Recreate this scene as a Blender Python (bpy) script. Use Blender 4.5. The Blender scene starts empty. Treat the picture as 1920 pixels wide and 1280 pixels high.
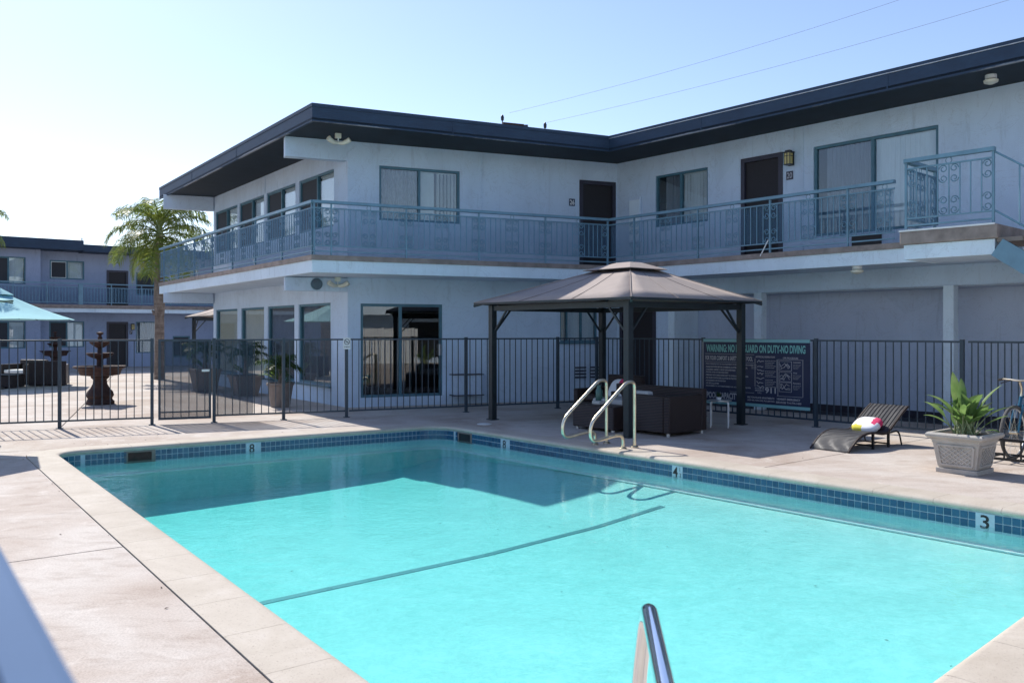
import bpy, bmesh, math, random
from mathutils import Vector, Matrix
from mathutils.geometry import tessellate_polygon
random.seed(7)
PI = math.pi
S = bpy.context.scene
COL = S.collection

# ------------------------------------------------------------------ camera, sky, sun, exposure
cd = bpy.data.cameras.new("camera")
cam = bpy.data.objects.new("camera", cd); COL.objects.link(cam)
cam.location = (0, 0, 1.65); cam.rotation_euler = (PI/2, 0, 0)
cd.sensor_width = 36; cd.lens = 36*1600/1920; cd.shift_y = -20/1920
cd.clip_start = 0.05; cd.clip_end = 1000
cd.dof.use_dof = True; cd.dof.focus_distance = 15.0; cd.dof.aperture_fstop = 8.0
S.camera = cam
SUN_EL, SUN_X, SUN_Y = math.radians(43.5), -0.612, 0.791       # towards the sun
W = bpy.data.worlds.new("World"); S.world = W; W.use_nodes = True
nt = W.node_tree
sky = nt.nodes.new("ShaderNodeTexSky"); sky.sky_type = 'NISHITA'; sky.sun_disc = False
sky.sun_elevation = SUN_EL; sky.sun_rotation = math.atan2(SUN_X, SUN_Y)
sky.air_density = 1.0; sky.dust_density = 0.4; sky.ozone_density = 2.4; sky.altitude = 50
bg = nt.nodes["Background"]; bg.inputs[1].default_value = 0.092
wb = nt.nodes.new("ShaderNodeMix"); wb.data_type = 'RGBA'; wb.blend_type = 'MULTIPLY'; wb.inputs[0].default_value = 1
nt.links.new(sky.outputs[0], wb.inputs[6]); wb.inputs[7].default_value = (1.0, .935, .98, 1)      # camera white balance of the sky
nt.links.new(wb.outputs[2], bg.inputs[0])
sl = bpy.data.lights.new("sun", 'SUN'); sl.energy = 2.75; sl.angle = math.radians(0.55); sl.color = (1.0, 0.95, 0.87)
so = bpy.data.objects.new("sun", sl); COL.objects.link(so); so.location = (-20, 25, 40)
sd = Vector((SUN_X*math.cos(SUN_EL), SUN_Y*math.cos(SUN_EL), math.sin(SUN_EL)))
so.rotation_euler = sd.to_track_quat('Z', 'Y').to_euler()
S.view_settings.view_transform = 'Standard'; S.view_settings.look = 'None'
S.view_settings.exposure = 1.15; S.view_settings.gamma = 1.0; S.view_settings.use_curve_mapping = False
S.render.engine = 'CYCLES'
S.cycles.transparent_max_bounces = 24; S.cycles.max_bounces = 10; S.cycles.diffuse_bounces = 6
S.cycles.use_denoising = True
S.cycles.sample_clamp_indirect = 6

# ------------------------------------------------------------------ materials
def new_mat(name):
    m = bpy.data.materials.new(name); m.use_nodes = True
    n = m.node_tree; b = n.nodes["Principled BSDF"]
    return m, n, b
def N(n, t, **k):
    o = n.nodes.new(t)
    for a, v in k.items(): setattr(o, a, v)
    return o
def pos(n, scale=(1, 1, 1)):
    g = N(n, "ShaderNodeNewGeometry"); mp = N(n, "ShaderNodeMapping"); mp.inputs['Scale'].default_value = scale
    n.links.new(g.outputs['Position'], mp.inputs[0]); return mp.outputs[0]
def noise(n, vec, scale, detail=4, rough=.6, dist=0):
    t = N(n, "ShaderNodeTexNoise"); t.inputs['Scale'].default_value = scale; t.inputs['Detail'].default_value = detail
    t.inputs['Roughness'].default_value = rough; t.inputs['Distortion'].default_value = dist
    n.links.new(vec, t.inputs['Vector']); return t.outputs['Fac']
def ramp(n, fac, stops):
    r = N(n, "ShaderNodeValToRGB"); e = r.color_ramp.elements
    while len(e) < len(stops): e.new(.5)
    for el, (p, c) in zip(e, stops): el.position = p; el.color = (*c, 1) if len(c) == 3 else c
    n.links.new(fac, r.inputs[0]); return r.outputs[0]
def mix(n, a, b, fac, mode='MIX'):
    x = N(n, "ShaderNodeMix", data_type='RGBA', blend_type=mode)
    for i, v in ((0, fac), (6, a), (7, b)):
        if hasattr(v, 'is_linked'): n.links.new(v, x.inputs[i])
        else: x.inputs[i].default_value = v if not isinstance(v, tuple) else (*v, 1)
    return x.outputs[2]
def bump(n, b, h, strength, dist=.01):
    bp = N(n, "ShaderNodeBump"); bp.inputs['Strength'].default_value = strength; bp.inputs['Distance'].default_value = dist
    n.links.new(h, bp.inputs['Height']); n.links.new(bp.outputs[0], b.inputs['Normal'])
def sc(c, k): return tuple(x*k for x in c)
def paint(name, col, rough=.55, var=.12, scale=6, bs=0, bscale=60, metal=0, spec=.5, stretch=(1, 1, 1)):
    m, n, b = new_mat(name)
    v = pos(n, stretch); f = noise(n, v, scale)
    c = ramp(n, f, [(.3, sc(col, 1-var)), (.7, sc(col, 1+var))])
    n.links.new(c, b.inputs['Base Color']); b.inputs['Roughness'].default_value = rough
    b.inputs['Metallic'].default_value = metal; b.inputs['Specular IOR Level'].default_value = spec
    if bs: bump(n, b, noise(n, pos(n), bscale), bs)
    return m

M = {}
def stucco(name, col):
    m, n, b = new_mat(name)
    big = noise(n, pos(n, (1, 1, .35)), 1.1, 5, .65, .4)
    c = ramp(n, big, [(.25, sc(col, .88)), (.5, col), (.8, sc(col, 1.07))])
    st = noise(n, pos(n, (2.2, 2.2, .25)), 3, 5, .7)
    grime = ramp(n, st, [(.58, (0, 0, 0)), (.8, (1, 1, 1))])
    c = mix(n, c, sc(col, .72), grime)
    spots = ramp(n, noise(n, pos(n), 9, 4, .75), [(.70, (0, 0, 0)), (.78, (1, 1, 1))])
    c = mix(n, c, sc(col, .78), spots)
    # patched paint, hairline cracks and water runs under the ledges
    pv = N(n, "ShaderNodeTexVoronoi"); pv.inputs['Scale'].default_value = .55; pv.inputs['Randomness'].default_value = 1
    n.links.new(pos(n, (1, 1, 1.3)), pv.inputs['Vector'])
    c = mix(n, c, ramp(n, pv.outputs['Color'], [(.2, (.93, .94, .95)), (.8, (1.05, 1.05, 1.05))]), .55, 'MULTIPLY')
    crk = noise(n, pos(n), 1.6, 8, .62, 1.2)
    c = mix(n, c, sc(col, .62), ramp(n, crk, [(.493, (0, 0, 0)), (.4985, (.45, .45, .45)), (.5015, (.45, .45, .45)), (.507, (0, 0, 0))]))
    fin = noise(n, pos(n), 130, 3, .8)
    c = mix(n, c, ramp(n, fin, [(.3, (.86, .86, .86)), (.6, (1, 1, 1))]), .5, 'MULTIPLY')
    run = noise(n, pos(n, (7, 7, .12)), 1.4, 4, .7)
    c = mix(n, c, sc(col, .74), ramp(n, run, [(.62, (0, 0, 0)), (.80, (.7, .7, .7))]))
    n.links.new(c, b.inputs['Base Color']); b.inputs['Roughness'].default_value = .9; b.inputs['Specular IOR Level'].default_value = .25
    bump(n, b, noise(n, pos(n), 48, 6, .75), .6, .02)
    return m
M['stucco'] = stucco('blue_stucco', (.575, .69, .82))
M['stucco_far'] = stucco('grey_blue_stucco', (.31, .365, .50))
M['stucco_dim'] = stucco('shaded_recess_stucco', (.54, .61, .73))  # darker copy of the wall stucco, recess shade put into the colour
M['fascia_pale'] = stucco('pale_board_paint', (.72, .83, .90))
def navy(worn=1.0):
    m, n, b = new_mat('navy_fascia_paint')
    f = noise(n, pos(n, (1, 1, 2)), 2.2, 6, .7)
    c = ramp(n, f, [(.3, (.008, .025, .056)), (.6, (.012, .035, .074)), (.85, (.020, .048, .092))])
    g_ = N(n, "ShaderNodeNewGeometry"); sx = N(n, "ShaderNodeSeparateXYZ"); n.links.new(g_.outputs['Position'], sx.inputs[0])
    lip = N(n, "ShaderNodeMapRange"); lip.inputs[1].default_value = 5.69; lip.inputs[2].default_value = 5.80; lip.inputs[3].default_value = .62*worn; lip.inputs[4].default_value = 0
    n.links.new(sx.outputs[2], lip.inputs[0])
    fl = noise(n, pos(n), .38, 2, .5); fine = noise(n, pos(n), 9, 5, .7)
    md = N(n, "ShaderNodeMath", operation='MULTIPLY'); n.links.new(fl, md.inputs[0]); n.links.new(lip.outputs[0], md.inputs[1])
    m2 = N(n, "ShaderNodeMath", operation='MULTIPLY_ADD'); n.links.new(fine, m2.inputs[0]); m2.inputs[1].default_value = .12; n.links.new(md.outputs[0], m2.inputs[2])
    c = mix(n, c, (.22, .23, .25), ramp(n, m2.outputs[0], [(.33, (0, 0, 0)), (.37, (1, 1, 1))]))
    n.links.new(c, b.inputs['Base Color']); b.inputs['Roughness'].default_value = .6
    bump(n, b, noise(n, pos(n), 25), .15)
    return m
M['navy'] = navy(); M['navy_far'] = navy(0.0)
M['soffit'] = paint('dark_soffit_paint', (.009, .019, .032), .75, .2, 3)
M['brown_edge'] = paint('brown_deck_coating', (.25, .205, .18), .8, .3, 5, .3, 40)
M['flash'] = paint('metal_flashing', (.45, .45, .45), .45, .2, 8, metal=.6)
M['rail'] = paint('teal_rail_paint', (.13, .245, .32), .45, .15, 4)
M['frame'] = paint('teal_window_frame', (.055, .15, .20), .45, .15, 4)
M['alu'] = paint('aluminium', (.55, .57, .58), .35, .1, 6, metal=.7)
M['fence'] = paint('fence_steel_paint', (.024, .043, .063), .42, .2, 5)
M['fence_sky'] = paint('sky_tinted_rail_paint', (.10, .16, .27), .85, .05, 4, spec=.1)  # pale blue stands for sky reflected in the rail
M['black'] = paint('black_metal', (.012, .012, .014), .4, .2, 8)
M['door'] = paint('dark_security_screen', (.012, .009, .012), .6, .3, 30)
M['door_frame'] = paint('dark_door_frame', (.028, .026, .045), .45, .15, 8)
M['white'] = paint('white_enamel', (.72, .73, .72), .4, .05, 8)
M['cream'] = paint('cream_plastic', (.66, .65, .55), .5, .08, 8)
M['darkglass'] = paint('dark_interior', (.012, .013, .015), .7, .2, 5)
M['screen'] = paint('insect_screen', (.030, .034, .042), .75, .15, 60)
M['curtain_w'] = paint('white_curtain', (.70, .72, .74), .9, .07, 5, stretch=(6, 6, .4))
M['curtain_g'] = paint('grey_curtain', (.17, .18, .21), .9, .12, 5, stretch=(6, 6, .4))
M['curtain_t'] = paint('brown_grey_lace_curtain', (.25, .235, .23), .9, .3, 9, stretch=(5, 5, 1.2))
M['curtain_b'] = paint('beige_curtain', (.74, .67, .54), .9, .1, 5, stretch=(6, 6, .4))
M['blind'] = paint('blind_slat', (.52, .53, .50), .7, .06, 9)
M['chrome'] = paint('stainless_tube', (.72, .65, .50), .28, .12, 9, metal=1.0)  # warm tint puts the deck's reflection into the metal colour
M['chrome_bright'] = paint('polished_chrome', (.82, .82, .84), .10, .04, 9, metal=1.0)
M['brass'] = paint('tarnished_tube', (.50, .46, .36), .28, .15, 9, metal=1.0)
M['canvas'] = paint('tan_canvas', (.36, .305, .275), .9, .06, 5, .3, 120)
M['aqua'] = paint('aqua_canvas', (.28, .58, .62), .85, .06, 4, .2, 120)
M['char'] = paint('charcoal_post', (.011, .019, .025), .45, .2, 6)
M['sign_navy'] = paint('sign_navy', (.007, .015, .055), .5, .1, 5)
M['sign_teal'] = paint('sign_teal', (.20, .42, .44), .5, .05, 5)
M['ink_teal'] = paint('teal_lettering', (.17, .44, .42), .5, .05, 5)
M['ink_grey'] = paint('grey_lettering', (.38, .38, .41), .5, .05, 5)
M['ink_black'] = paint('black_lettering', (.008, .008, .010), .5, .05, 5)
M['ink_red'] = paint('red_lettering', (.45, .05, .06), .5, .05, 5)
M['terra'] = paint('rusty_stone', (.045, .020, .015), .8, .45, 9, .5, 35)
M['pot'] = paint('grey_brown_pot', (.20, .165, .145), .8, .15, 8, .3, 40)
M['stone_pot'] = paint('cast_stone', (.42, .385, .345), .75, .14, 7, .25, 60)
M['soil'] = paint('dark_soil', (.03, .022, .016), .95, .4, 20, .6, 30)
M['yellow'] = paint('yellow_cloth', (.62, .55, .06), .9, .06, 9)
M['pink'] = paint('pink_cloth', (.62, .04, .13), .9, .06, 9)
M['cloth'] = paint('white_cloth', (.78, .78, .80), .9, .04, 9)
M['cushion'] = paint('grey_cushion', (.45, .45, .44), .9, .06, 9)
M['lamp_glass'] = paint('amber_lamp_glass', (.55, .44, .16), .3, .08, 9)
M['bike_blue'] = paint('blue_bike_paint', (.02, .10, .17), .25, .05, 9)
M['tyre'] = paint('tyre_rubber', (.10, .095, .09), .8, .2, 20)
M['green_plastic'] = paint('green_glass_jar', (.05, .13, .11), .25, .1, 9)
M['whitewash'] = paint('white_boards', (.72, .72, .70), .7, .08, 4)

def wicker(name, col):
    m, n, b = new_mat(name)
    t = N(n, "ShaderNodeTexCoord")
    wv = N(n, "ShaderNodeTexWave"); wv.inputs['Scale'].default_value = 22; wv.inputs['Distortion'].default_value = .6
    wv.bands_direction = 'Z'; n.links.new(t.outputs['Object'], wv.inputs[0])
    w2 = N(n, "ShaderNodeTexWave"); w2.inputs['Scale'].default_value = 14; w2.inputs['Distortion'].default_value = .6
    w2.bands_direction = 'DIAGONAL'; n.links.new(t.outputs['Object'], w2.inputs[0])
    f = mix(n, wv.outputs['Color'], w2.outputs['Color'], .45)
    c = ramp(n, f, [(.2, sc(col, .25)), (.55, col), (.9, sc(col, 2.1))])
    n.links.new(c, b.inputs['Base Color']); b.inputs['Roughness'].default_value = .42
    bump(n, b, f, .6, .01)
    return m
M['wicker'] = wicker('dark_wicker', (.028, .016, .014))
M['wicker_grey'] = wicker('grey_black_wicker', (.038, .038, .042))

def foliage(name, c0, c1, c2):
    m, n, b = new_mat(name)
    f = noise(n, pos(n), 3.0, 4, .7)
    c = ramp(n, f, [(.3, c0), (.5, c1), (.72, c2)])
    n.links.new(c, b.inputs['Base Color']); b.inputs['Roughness'].default_value = .42
    tr = N(n, "ShaderNodeBsdfTranslucent"); n.links.new(c, tr.inputs['Color'])
    ms = N(n, "ShaderNodeMixShader"); ms.inputs[0].default_value = .52
    n.links.new(b.outputs[0], ms.inputs[1]); n.links.new(tr.outputs[0], ms.inputs[2])
    n.links.new(ms.outputs[0], n.nodes['Material Output'].inputs[0])
    return m
M['frond'] = foliage('palm_leaf', (.09, .15, .03), (.19, .25, .05), (.33, .31, .07))
M['leaf'] = foliage('broad_leaf', (.10, .19, .05), (.17, .28, .08), (.28, .37, .15))
M['leaf_dark'] = foliage('dark_leaf', (.02, .05, .015), (.04, .085, .02), (.08, .13, .03))
M['leaf_pale'] = foliage('pale_leaf', (.16, .22, .08), (.25, .32, .12), (.4, .45, .22))
M['stem'] = paint('pale_stem', (.26, .30, .15), .6, .2, 12)
def bark():
    m, n, b = new_mat('palm_bark')
    f = noise(n, pos(n, (1, 1, .5)), 7, 6, .7, .5)
    rings = noise(n, pos(n, (.6, .6, 9)), 2.2, 4, .6)
    g = mix(n, f, rings, .4)
    c = ramp(n, g, [(.3, (.05, .036, .03)), (.5, (.19, .145, .12)), (.7, (.36, .30, .26))])
    n.links.new(c, b.inputs['Base Color']); b.inputs['Roughness'].default_value = .95
    bump(n, b, g, .9, .05)
    return m
M['bark'] = bark()

def concrete(name, ca, cb, cc, grain=1.0):
    m, n, b = new_mat(name)
    f1 = noise(n, pos(n), .55, 6, .62, .8)
    c = ramp(n, f1, [(.30, cb), (.47, ca), (.62, cc), (.78, ca)])
    f2 = noise(n, pos(n, (1, 2.4, 1)), 2.6, 7, .72, .4)
    c = mix(n, c, sc(cb, .80), ramp(n, f2, [(.50, (0, 0, 0)), (.74, (.6, .6, .6))]))
    f4 = noise(n, pos(n), 1.7, 8, .75, 1.5)
    c = mix(n, c, sc(cc, 1.10), ramp(n, f4, [(.55, (0, 0, 0)), (.68, (.75, .75, .75))]))
    f3 = noise(n, pos(n), 75*grain, 3, .85)
    c = mix(n, c, ramp(n, f3, [(.32, (.50, .48, .46)), (.58, (1.06, 1.06, 1.06))]), .5, 'MULTIPLY')
    sp = noise(n, pos(n), 26, 3, .6)
    c = mix(n, c, (.10, .085, .075), ramp(n, sp, [(.735, (0, 0, 0)), (.76, (.6, .6, .6))]))
    n.links.new(c, b.inputs['Base Color']); b.inputs['Roughness'].default_value = .85; b.inputs['Specular IOR Level'].default_value = .3
    bump(n, b, f3, .25, .004)
    return m
M['deck'] = concrete('pool_deck_concrete', (.48, .41, .355), (.38, .30, .245), (.565, .515, .465))
M['ground'] = paint('joint_ground', (.10, .085, .075), .9, .2, 2)
M['asphalt'] = paint('dark_recess_floor', (.035, .036, .042), .85, .3, 4)
def coping_mat():
    m, n, b = new_mat('coping_stone')
    f = noise(n, pos(n), 1.3, 6, .7, .6)
    c = ramp(n, f, [(.3, (.40, .345, .28)), (.55, (.48, .425, .355)), (.75, (.55, .50, .44))])
    f3 = noise(n, pos(n), 90, 2, .7)
    c = mix(n, c, (.24, .19, .16), ramp(n, f3, [(.60, (0, 0, 0)), (.72, (.75, .75, .75))]))
    n.links.new(c, b.inputs['Base Color']); b.inputs['Roughness'].default_value = .8
    bump(n, b, f3, .35, .006)
    return m
M['coping'] = coping_mat()
M['mortar'] = paint('green_grey_mortar', (.30, .36, .33), .8, .25, 12)
def plaster():
    m, n, b = new_mat('pool_plaster')
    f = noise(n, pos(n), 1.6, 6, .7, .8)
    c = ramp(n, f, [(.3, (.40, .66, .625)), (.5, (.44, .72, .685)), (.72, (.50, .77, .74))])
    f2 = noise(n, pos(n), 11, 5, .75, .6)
    c = mix(n, c, ramp(n, f2, [(.35, (.86, .93, .93)), (.6, (1.07, 1.04, 1.04))]), .9, 'MULTIPLY')  # plaster mottling strengthened to stand in for ripple light on the floor
    n.links.new(c, b.inputs['Base Color']); b.inputs['Roughness'].default_value = .85
    return m
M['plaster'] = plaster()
M['ledge'] = paint('pale_ledge', (.78, .86, .85), .7, .05, 3)
def tile_mat():
    m, n, b = new_mat('blue_glazed_tile')
    oi = N(n, "ShaderNodeObjectInfo")
    c = ramp(n, oi.outputs['Random'], [(0, (.012, .062, .13)), (.5, (.018, .085, .165)), (1, (.03, .11, .19))])
    n.links.new(c, b.inputs['Base Color']); b.inputs['Roughness'].default_value = .18
    return m
M['tile'] = tile_mat()
M['grout'] = paint('pale_grout', (.42, .52, .58), .8, .1, 15)
M['lane'] = paint('slate_lane_tile', (.12, .26, .29), .6, .12, 10)

def see_through(name, ior, tint, rough, bumps=None, thin=1.0):
    m, n, b = new_mat(name); n.nodes.remove(b)
    # Schlick reflectance, the same from either side of the sheet
    f0 = ((ior-1)/(ior+1))**2
    ge = N(n, "ShaderNodeNewGeometry"); dt = N(n, "ShaderNodeVectorMath", operation='DOT_PRODUCT')
    n.links.new(ge.outputs['Incoming'], dt.inputs[0]); n.links.new(ge.outputs['Normal'], dt.inputs[1])
    def MM(op, a, b):
        x = N(n, "ShaderNodeMath", operation=op)
        for i, q in enumerate((a, b)):
            if hasattr(q, 'is_linked'): n.links.new(q, x.inputs[i])
            elif q is not None: x.inputs[i].default_value = q
        return x.outputs[0]
    ab = MM('ABSOLUTE', dt.outputs['Value'], None)
    f5 = MM('POWER', MM('SUBTRACT', 1.0, ab), 5.0)
    frs = MM('MULTIPLY_ADD', f5, 1-f0); frs.node.inputs[2].default_value = f0
    t = N(n, "ShaderNodeBsdfTransparent"); t.inputs[0].default_value = (*tint, 1)
    g = N(n, "ShaderNodeBsdfGlossy"); g.inputs['Roughness'].default_value = rough
    ms = N(n, "ShaderNodeMixShader")
    n.links.new(frs, ms.inputs[0]); n.links.new(t.outputs[0], ms.inputs[1]); n.links.new(g.outputs[0], ms.inputs[2])
    n.links.new(ms.outputs[0], n.nodes['Material Output'].inputs[0])
    if bumps:
        h = None
        for (s, st, vs) in bumps:
            f = noise(n, pos(n, vs), s, 3, .55, .6)
            mm = N(n, "ShaderNodeMath", operation='MULTIPLY'); mm.inputs[1].default_value = st; n.links.new(f, mm.inputs[0])
            if h is None: h = mm.outputs[0]
            else:
                a = N(n, "ShaderNodeMath", operation='ADD'); n.links.new(h, a.inputs[0]); n.links.new(mm.outputs[0], a.inputs[1]); h = a.outputs[0]
        bp = N(n, "ShaderNodeBump"); bp.inputs['Strength'].default_value = 1; bp.inputs['Distance'].default_value = 1
        n.links.new(h, bp.inputs['Height'])
        n.links.new(bp.outputs[0], g.inputs['Normal']); n.links.new(bp.outputs[0], dt.inputs[1])
    return m, n
M['glass'], _ = see_through('window_glass', 1.8, (.90, .94, .95), .0)
M['water'], wn = see_through('pool_water', 1.333, (.97, 1, 1), .01, [(1.3, .0060, (1, 1, 1)), (5.5, .0036, (1, 1, 1)), (17, .0018, (1, 1, 1))])
va = N(wn, "ShaderNodeVolumeAbsorption"); va.inputs['Color'].default_value = (.03, .935, .94, 1); va.inputs['Density'].default_value = .34
vs_ = N(wn, "ShaderNodeVolumeScatter"); vs_.inputs['Color'].default_value = (.35, .95, .95, 1); vs_.inputs['Density'].default_value = .035; vs_.inputs['Anisotropy'].default_value = .5
vad = N(wn, "ShaderNodeAddShader"); wn.links.new(va.outputs[0], vad.inputs[0]); wn.links.new(vs_.outputs[0], vad.inputs[1])
wn.links.new(vad.outputs[0], wn.nodes['Material Output'].inputs['Volume'])
def netting(name, col, fac):
    m, n, b = new_mat(name)
    b.inputs['Base Color'].default_value = (*col, 1); b.inputs['Roughness'].default_value = .8
    t = N(n, "ShaderNodeBsdfTransparent"); ms = N(n, "ShaderNodeMixShader"); ms.inputs[0].default_value = fac
    n.links.new(t.outputs[0], ms.inputs[1]); n.links.new(b.outputs[0], ms.inputs[2])
    n.links.new(ms.outputs[0], n.nodes['Material Output'].inputs[0]); return m
M['net'] = netting('blue_mesh_screen', (.10, .22, .34), .20)
M['net_dark'] = netting('dark_wire_mesh', (.03, .06, .09), .42)

# ------------------------------------------------------------------ mesh builder
def V2(a): return Vector((a[0], a[1], 0))
class MB:
    def __init__(s): s.v = []; s.f = []; s.mi = []; s.cur = 0
    def add(s, vs, fs):
        o = len(s.v); s.v += [tuple(x) for x in vs]
        for f in fs: s.f.append([i+o for i in f]); s.mi.append(s.cur)
        return s
    def box8(s, p):      # p: 4 bottom, 4 top
        return s.add(p, [(0, 3, 2, 1), (4, 5, 6, 7), (0, 1, 5, 4), (1, 2, 6, 5), (2, 3, 7, 6), (3, 0, 4, 7)])
    def ob(s, o, d, n, s0, s1, t0, t1, z0, z1):   # box in a wall frame: along d, out along n
        q = []
        for z in (z0, z1):
            for (a, b) in ((s0, t0), (s1, t0), (s1, t1), (s0, t1)):
                q.append((o[0]+d[0]*a+n[0]*b, o[1]+d[1]*a+n[1]*b, z))
        return s.box8(q)
    def box(s, x0, x1, y0, y1, z0, z1): return s.ob((0, 0), (1, 0), (0, 1), x0, x1, y0, y1, z0, z1)
    def prism(s, poly, z0, z1):
        n = len(poly)
        return s.add([(p[0], p[1], z0) for p in poly]+[(p[0], p[1], z1) for p in poly],
                     [list(range(n))[::-1], list(range(n, 2*n))]+[(i, (i+1) % n, n+(i+1) % n, n+i) for i in range(n)])
    def bar(s, a, b, w, h=None, up=(0, 0, 1)):     # rectangular bar between two points
        a = Vector(a); b = Vector(b); h = h or w; t = (b-a).normalized(); u = Vector(up)
        if abs(t.dot(u)) > .98: u = Vector((SUN_Y, -SUN_X, 0))
        x = t.cross(u).normalized()*w/2; y = x.cross(t).normalized()*h/2
        return s.box8([a-x-y, a+x-y, a+x+y, a-x+y, b-x-y, b+x-y, b+x+y, b-x+y])
    def tube(s, pts, r, n=8, cap=True):
        pts = [Vector(p) for p in pts]; rs = r if isinstance(r, (list, tuple)) else [r]*len(pts)
        vs = []; fs = []; prev = None
        for i, p in enumerate(pts):
            t = (pts[min(i+1, len(pts)-1)]-pts[max(i-1, 0)]).normalized()
            if prev is None:
                u = Vector((0, 0, 1)) if abs(t.z) < .9 else Vector((1, 0, 0)); x = t.cross(u).normalized()
            else:
                x = (prev-t*prev.dot(t)).normalized()
            prev = x; y = t.cross(x)
            for k in range(n):
                a = 2*PI*k/n; vs.append(p+(x*math.cos(a)+y*math.sin(a))*rs[i])
        for i in range(len(pts)-1):
            for k in range(n): fs.append((i*n+k, i*n+(k+1) % n, (i+1)*n+(k+1) % n, (i+1)*n+k))
        if cap: fs += [list(range(n))[::-1], list(range((len(pts)-1)*n, len(pts)*n))]
        return s.add(vs, fs)
    def lathe(s, prof, c=(0, 0, 0), n=20, wob=None):
        vs = []; fs = []
        for (r, z) in prof:
            for k in range(n):
                a = 2*PI*k/n; rr = r*(wob(a, r, z) if wob else 1)
                vs.append((c[0]+rr*math.cos(a), c[1]+rr*math.sin(a), c[2]+z))
        m = len(prof)
        for i in range(m-1):
            for k in range(n): fs.append((i*n+k, i*n+(k+1) % n, (i+1)*n+(k+1) % n, (i+1)*n+k))
        fs += [list(range(n))[::-1], list(range((m-1)*n, m*n))]
        return s.add(vs, fs)
    def ell(s, c, rx, ry, rz, n=14, m=8, ex=1.0):
        prof = []
        vs = []; fs = []
        for i in range(m+1):
            ph = -PI/2+PI*i/m
            for k in range(n):
                a = 2*PI*k/n
                f = lambda q: math.copysign(abs(q)**ex, q)
                vs.append((c[0]+rx*f(math.cos(ph))*f(math.cos(a)), c[1]+ry*f(math.cos(ph))*f(math.sin(a)), c[2]+rz*f(math.sin(ph))))
        for i in range(m):
            for k in range(n): fs.append((i*n+k, i*n+(k+1) % n, (i+1)*n+(k+1) % n, (i+1)*n+k))
        return s.add(vs, fs)
    def mesh(s, name, mats, smooth=False):
        me = bpy.data.meshes.new(name); me.from_pydata([tuple(x) for x in s.v], [], s.f)
        for mm in (mats if isinstance(mats, (list, tuple)) else [mats]): me.materials.append(M[mm] if isinstance(mm, str) else mm)
        if any(s.mi): me.polygons.foreach_set('material_index', s.mi)
        me.validate()
        if smooth:
            me.polygons.foreach_set('use_smooth', [True]*len(me.polygons))
            me.set_sharp_from_angle(angle=math.radians(40))
        me.update(); return me
    def build(s, name, mats, parent=None, smooth=False, bevel=0, kind=None):
        base = Vector((0, 0, 0)); p = parent
        while p is not None: base += p.location; p = p.parent
        if base.length > 0: s.v = [(x[0]-base.x, x[1]-base.y, x[2]-base.z) for x in s.v]
        me = s.mesh(name, mats, smooth)
        if bevel:
            bm = bmesh.new(); bm.from_mesh(me); bmesh.ops.remove_doubles(bm, verts=bm.verts, dist=1e-5)
            bmesh.ops.recalc_face_normals(bm, faces=bm.faces)
            es = [e for e in bm.edges if len(e.link_faces) == 2 and e.calc_face_angle(0) > .5]
            bmesh.ops.bevel(bm, geom=es, offset=bevel, segments=2, profile=.6, affect='EDGES'); bm.to_mesh(me); bm.free()
        else:
            bm = bmesh.new(); bm.from_mesh(me); bmesh.ops.recalc_face_normals(bm, faces=bm.faces); bm.to_mesh(me); bm.free()
        o = bpy.data.objects.new(name, me); COL.objects.link(o)
        if parent: o.parent = parent
        if kind: o['kind'] = kind
        return o
def inst(name, me, parent, loc, rz=0, kind=None):
    o = bpy.data.objects.new(name, me); COL.objects.link(o); o.parent = parent
    base = Vector((0, 0, 0)); p = parent
    while p is not None: base += p.location; p = p.parent
    o.location = Vector(loc)-base; o.rotation_euler = (0, 0, rz)
    if kind: o['kind'] = kind
    return o
def thing(name, label, cat, loc=(0, 0, 0), group=None):
    o = bpy.data.objects.new(name, None); COL.objects.link(o); o.location = loc; o.empty_display_size = .2
    o['label'] = label; o['category'] = cat
    if group: o['group'] = group
    return o
def tag(o, label, cat, group=None):
    o['label'] = label; o['category'] = cat
    if group: o['group'] = group
    return o
def copy_tree(o, parent=None, link=True):
    c = o.copy(); COL.objects.link(c); c.parent = parent
    for ch in list(o.children): copy_tree(ch, c)
    return c
def rot2(x, y, a): return (x*math.cos(a)-y*math.sin(a), x*math.sin(a)+y*math.cos(a))
def nrm(a): l = math.hypot(a[0], a[1]); return (a[0]/l, a[1]/l)
def pt(o, d, s, n=(0, 0), t=0): return (o[0]+d[0]*s+n[0]*t, o[1]+d[1]*s+n[1]*t)
def inter(p, d, q, e):
    den = d[0]*e[1]-d[1]*e[0]; t = ((q[0]-p[0])*e[1]-(q[1]-p[1])*e[0])/den
    return (p[0]+d[0]*t, p[1]+d[1]*t)
def ang(d): return math.atan2(d[1], d[0])

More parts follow.
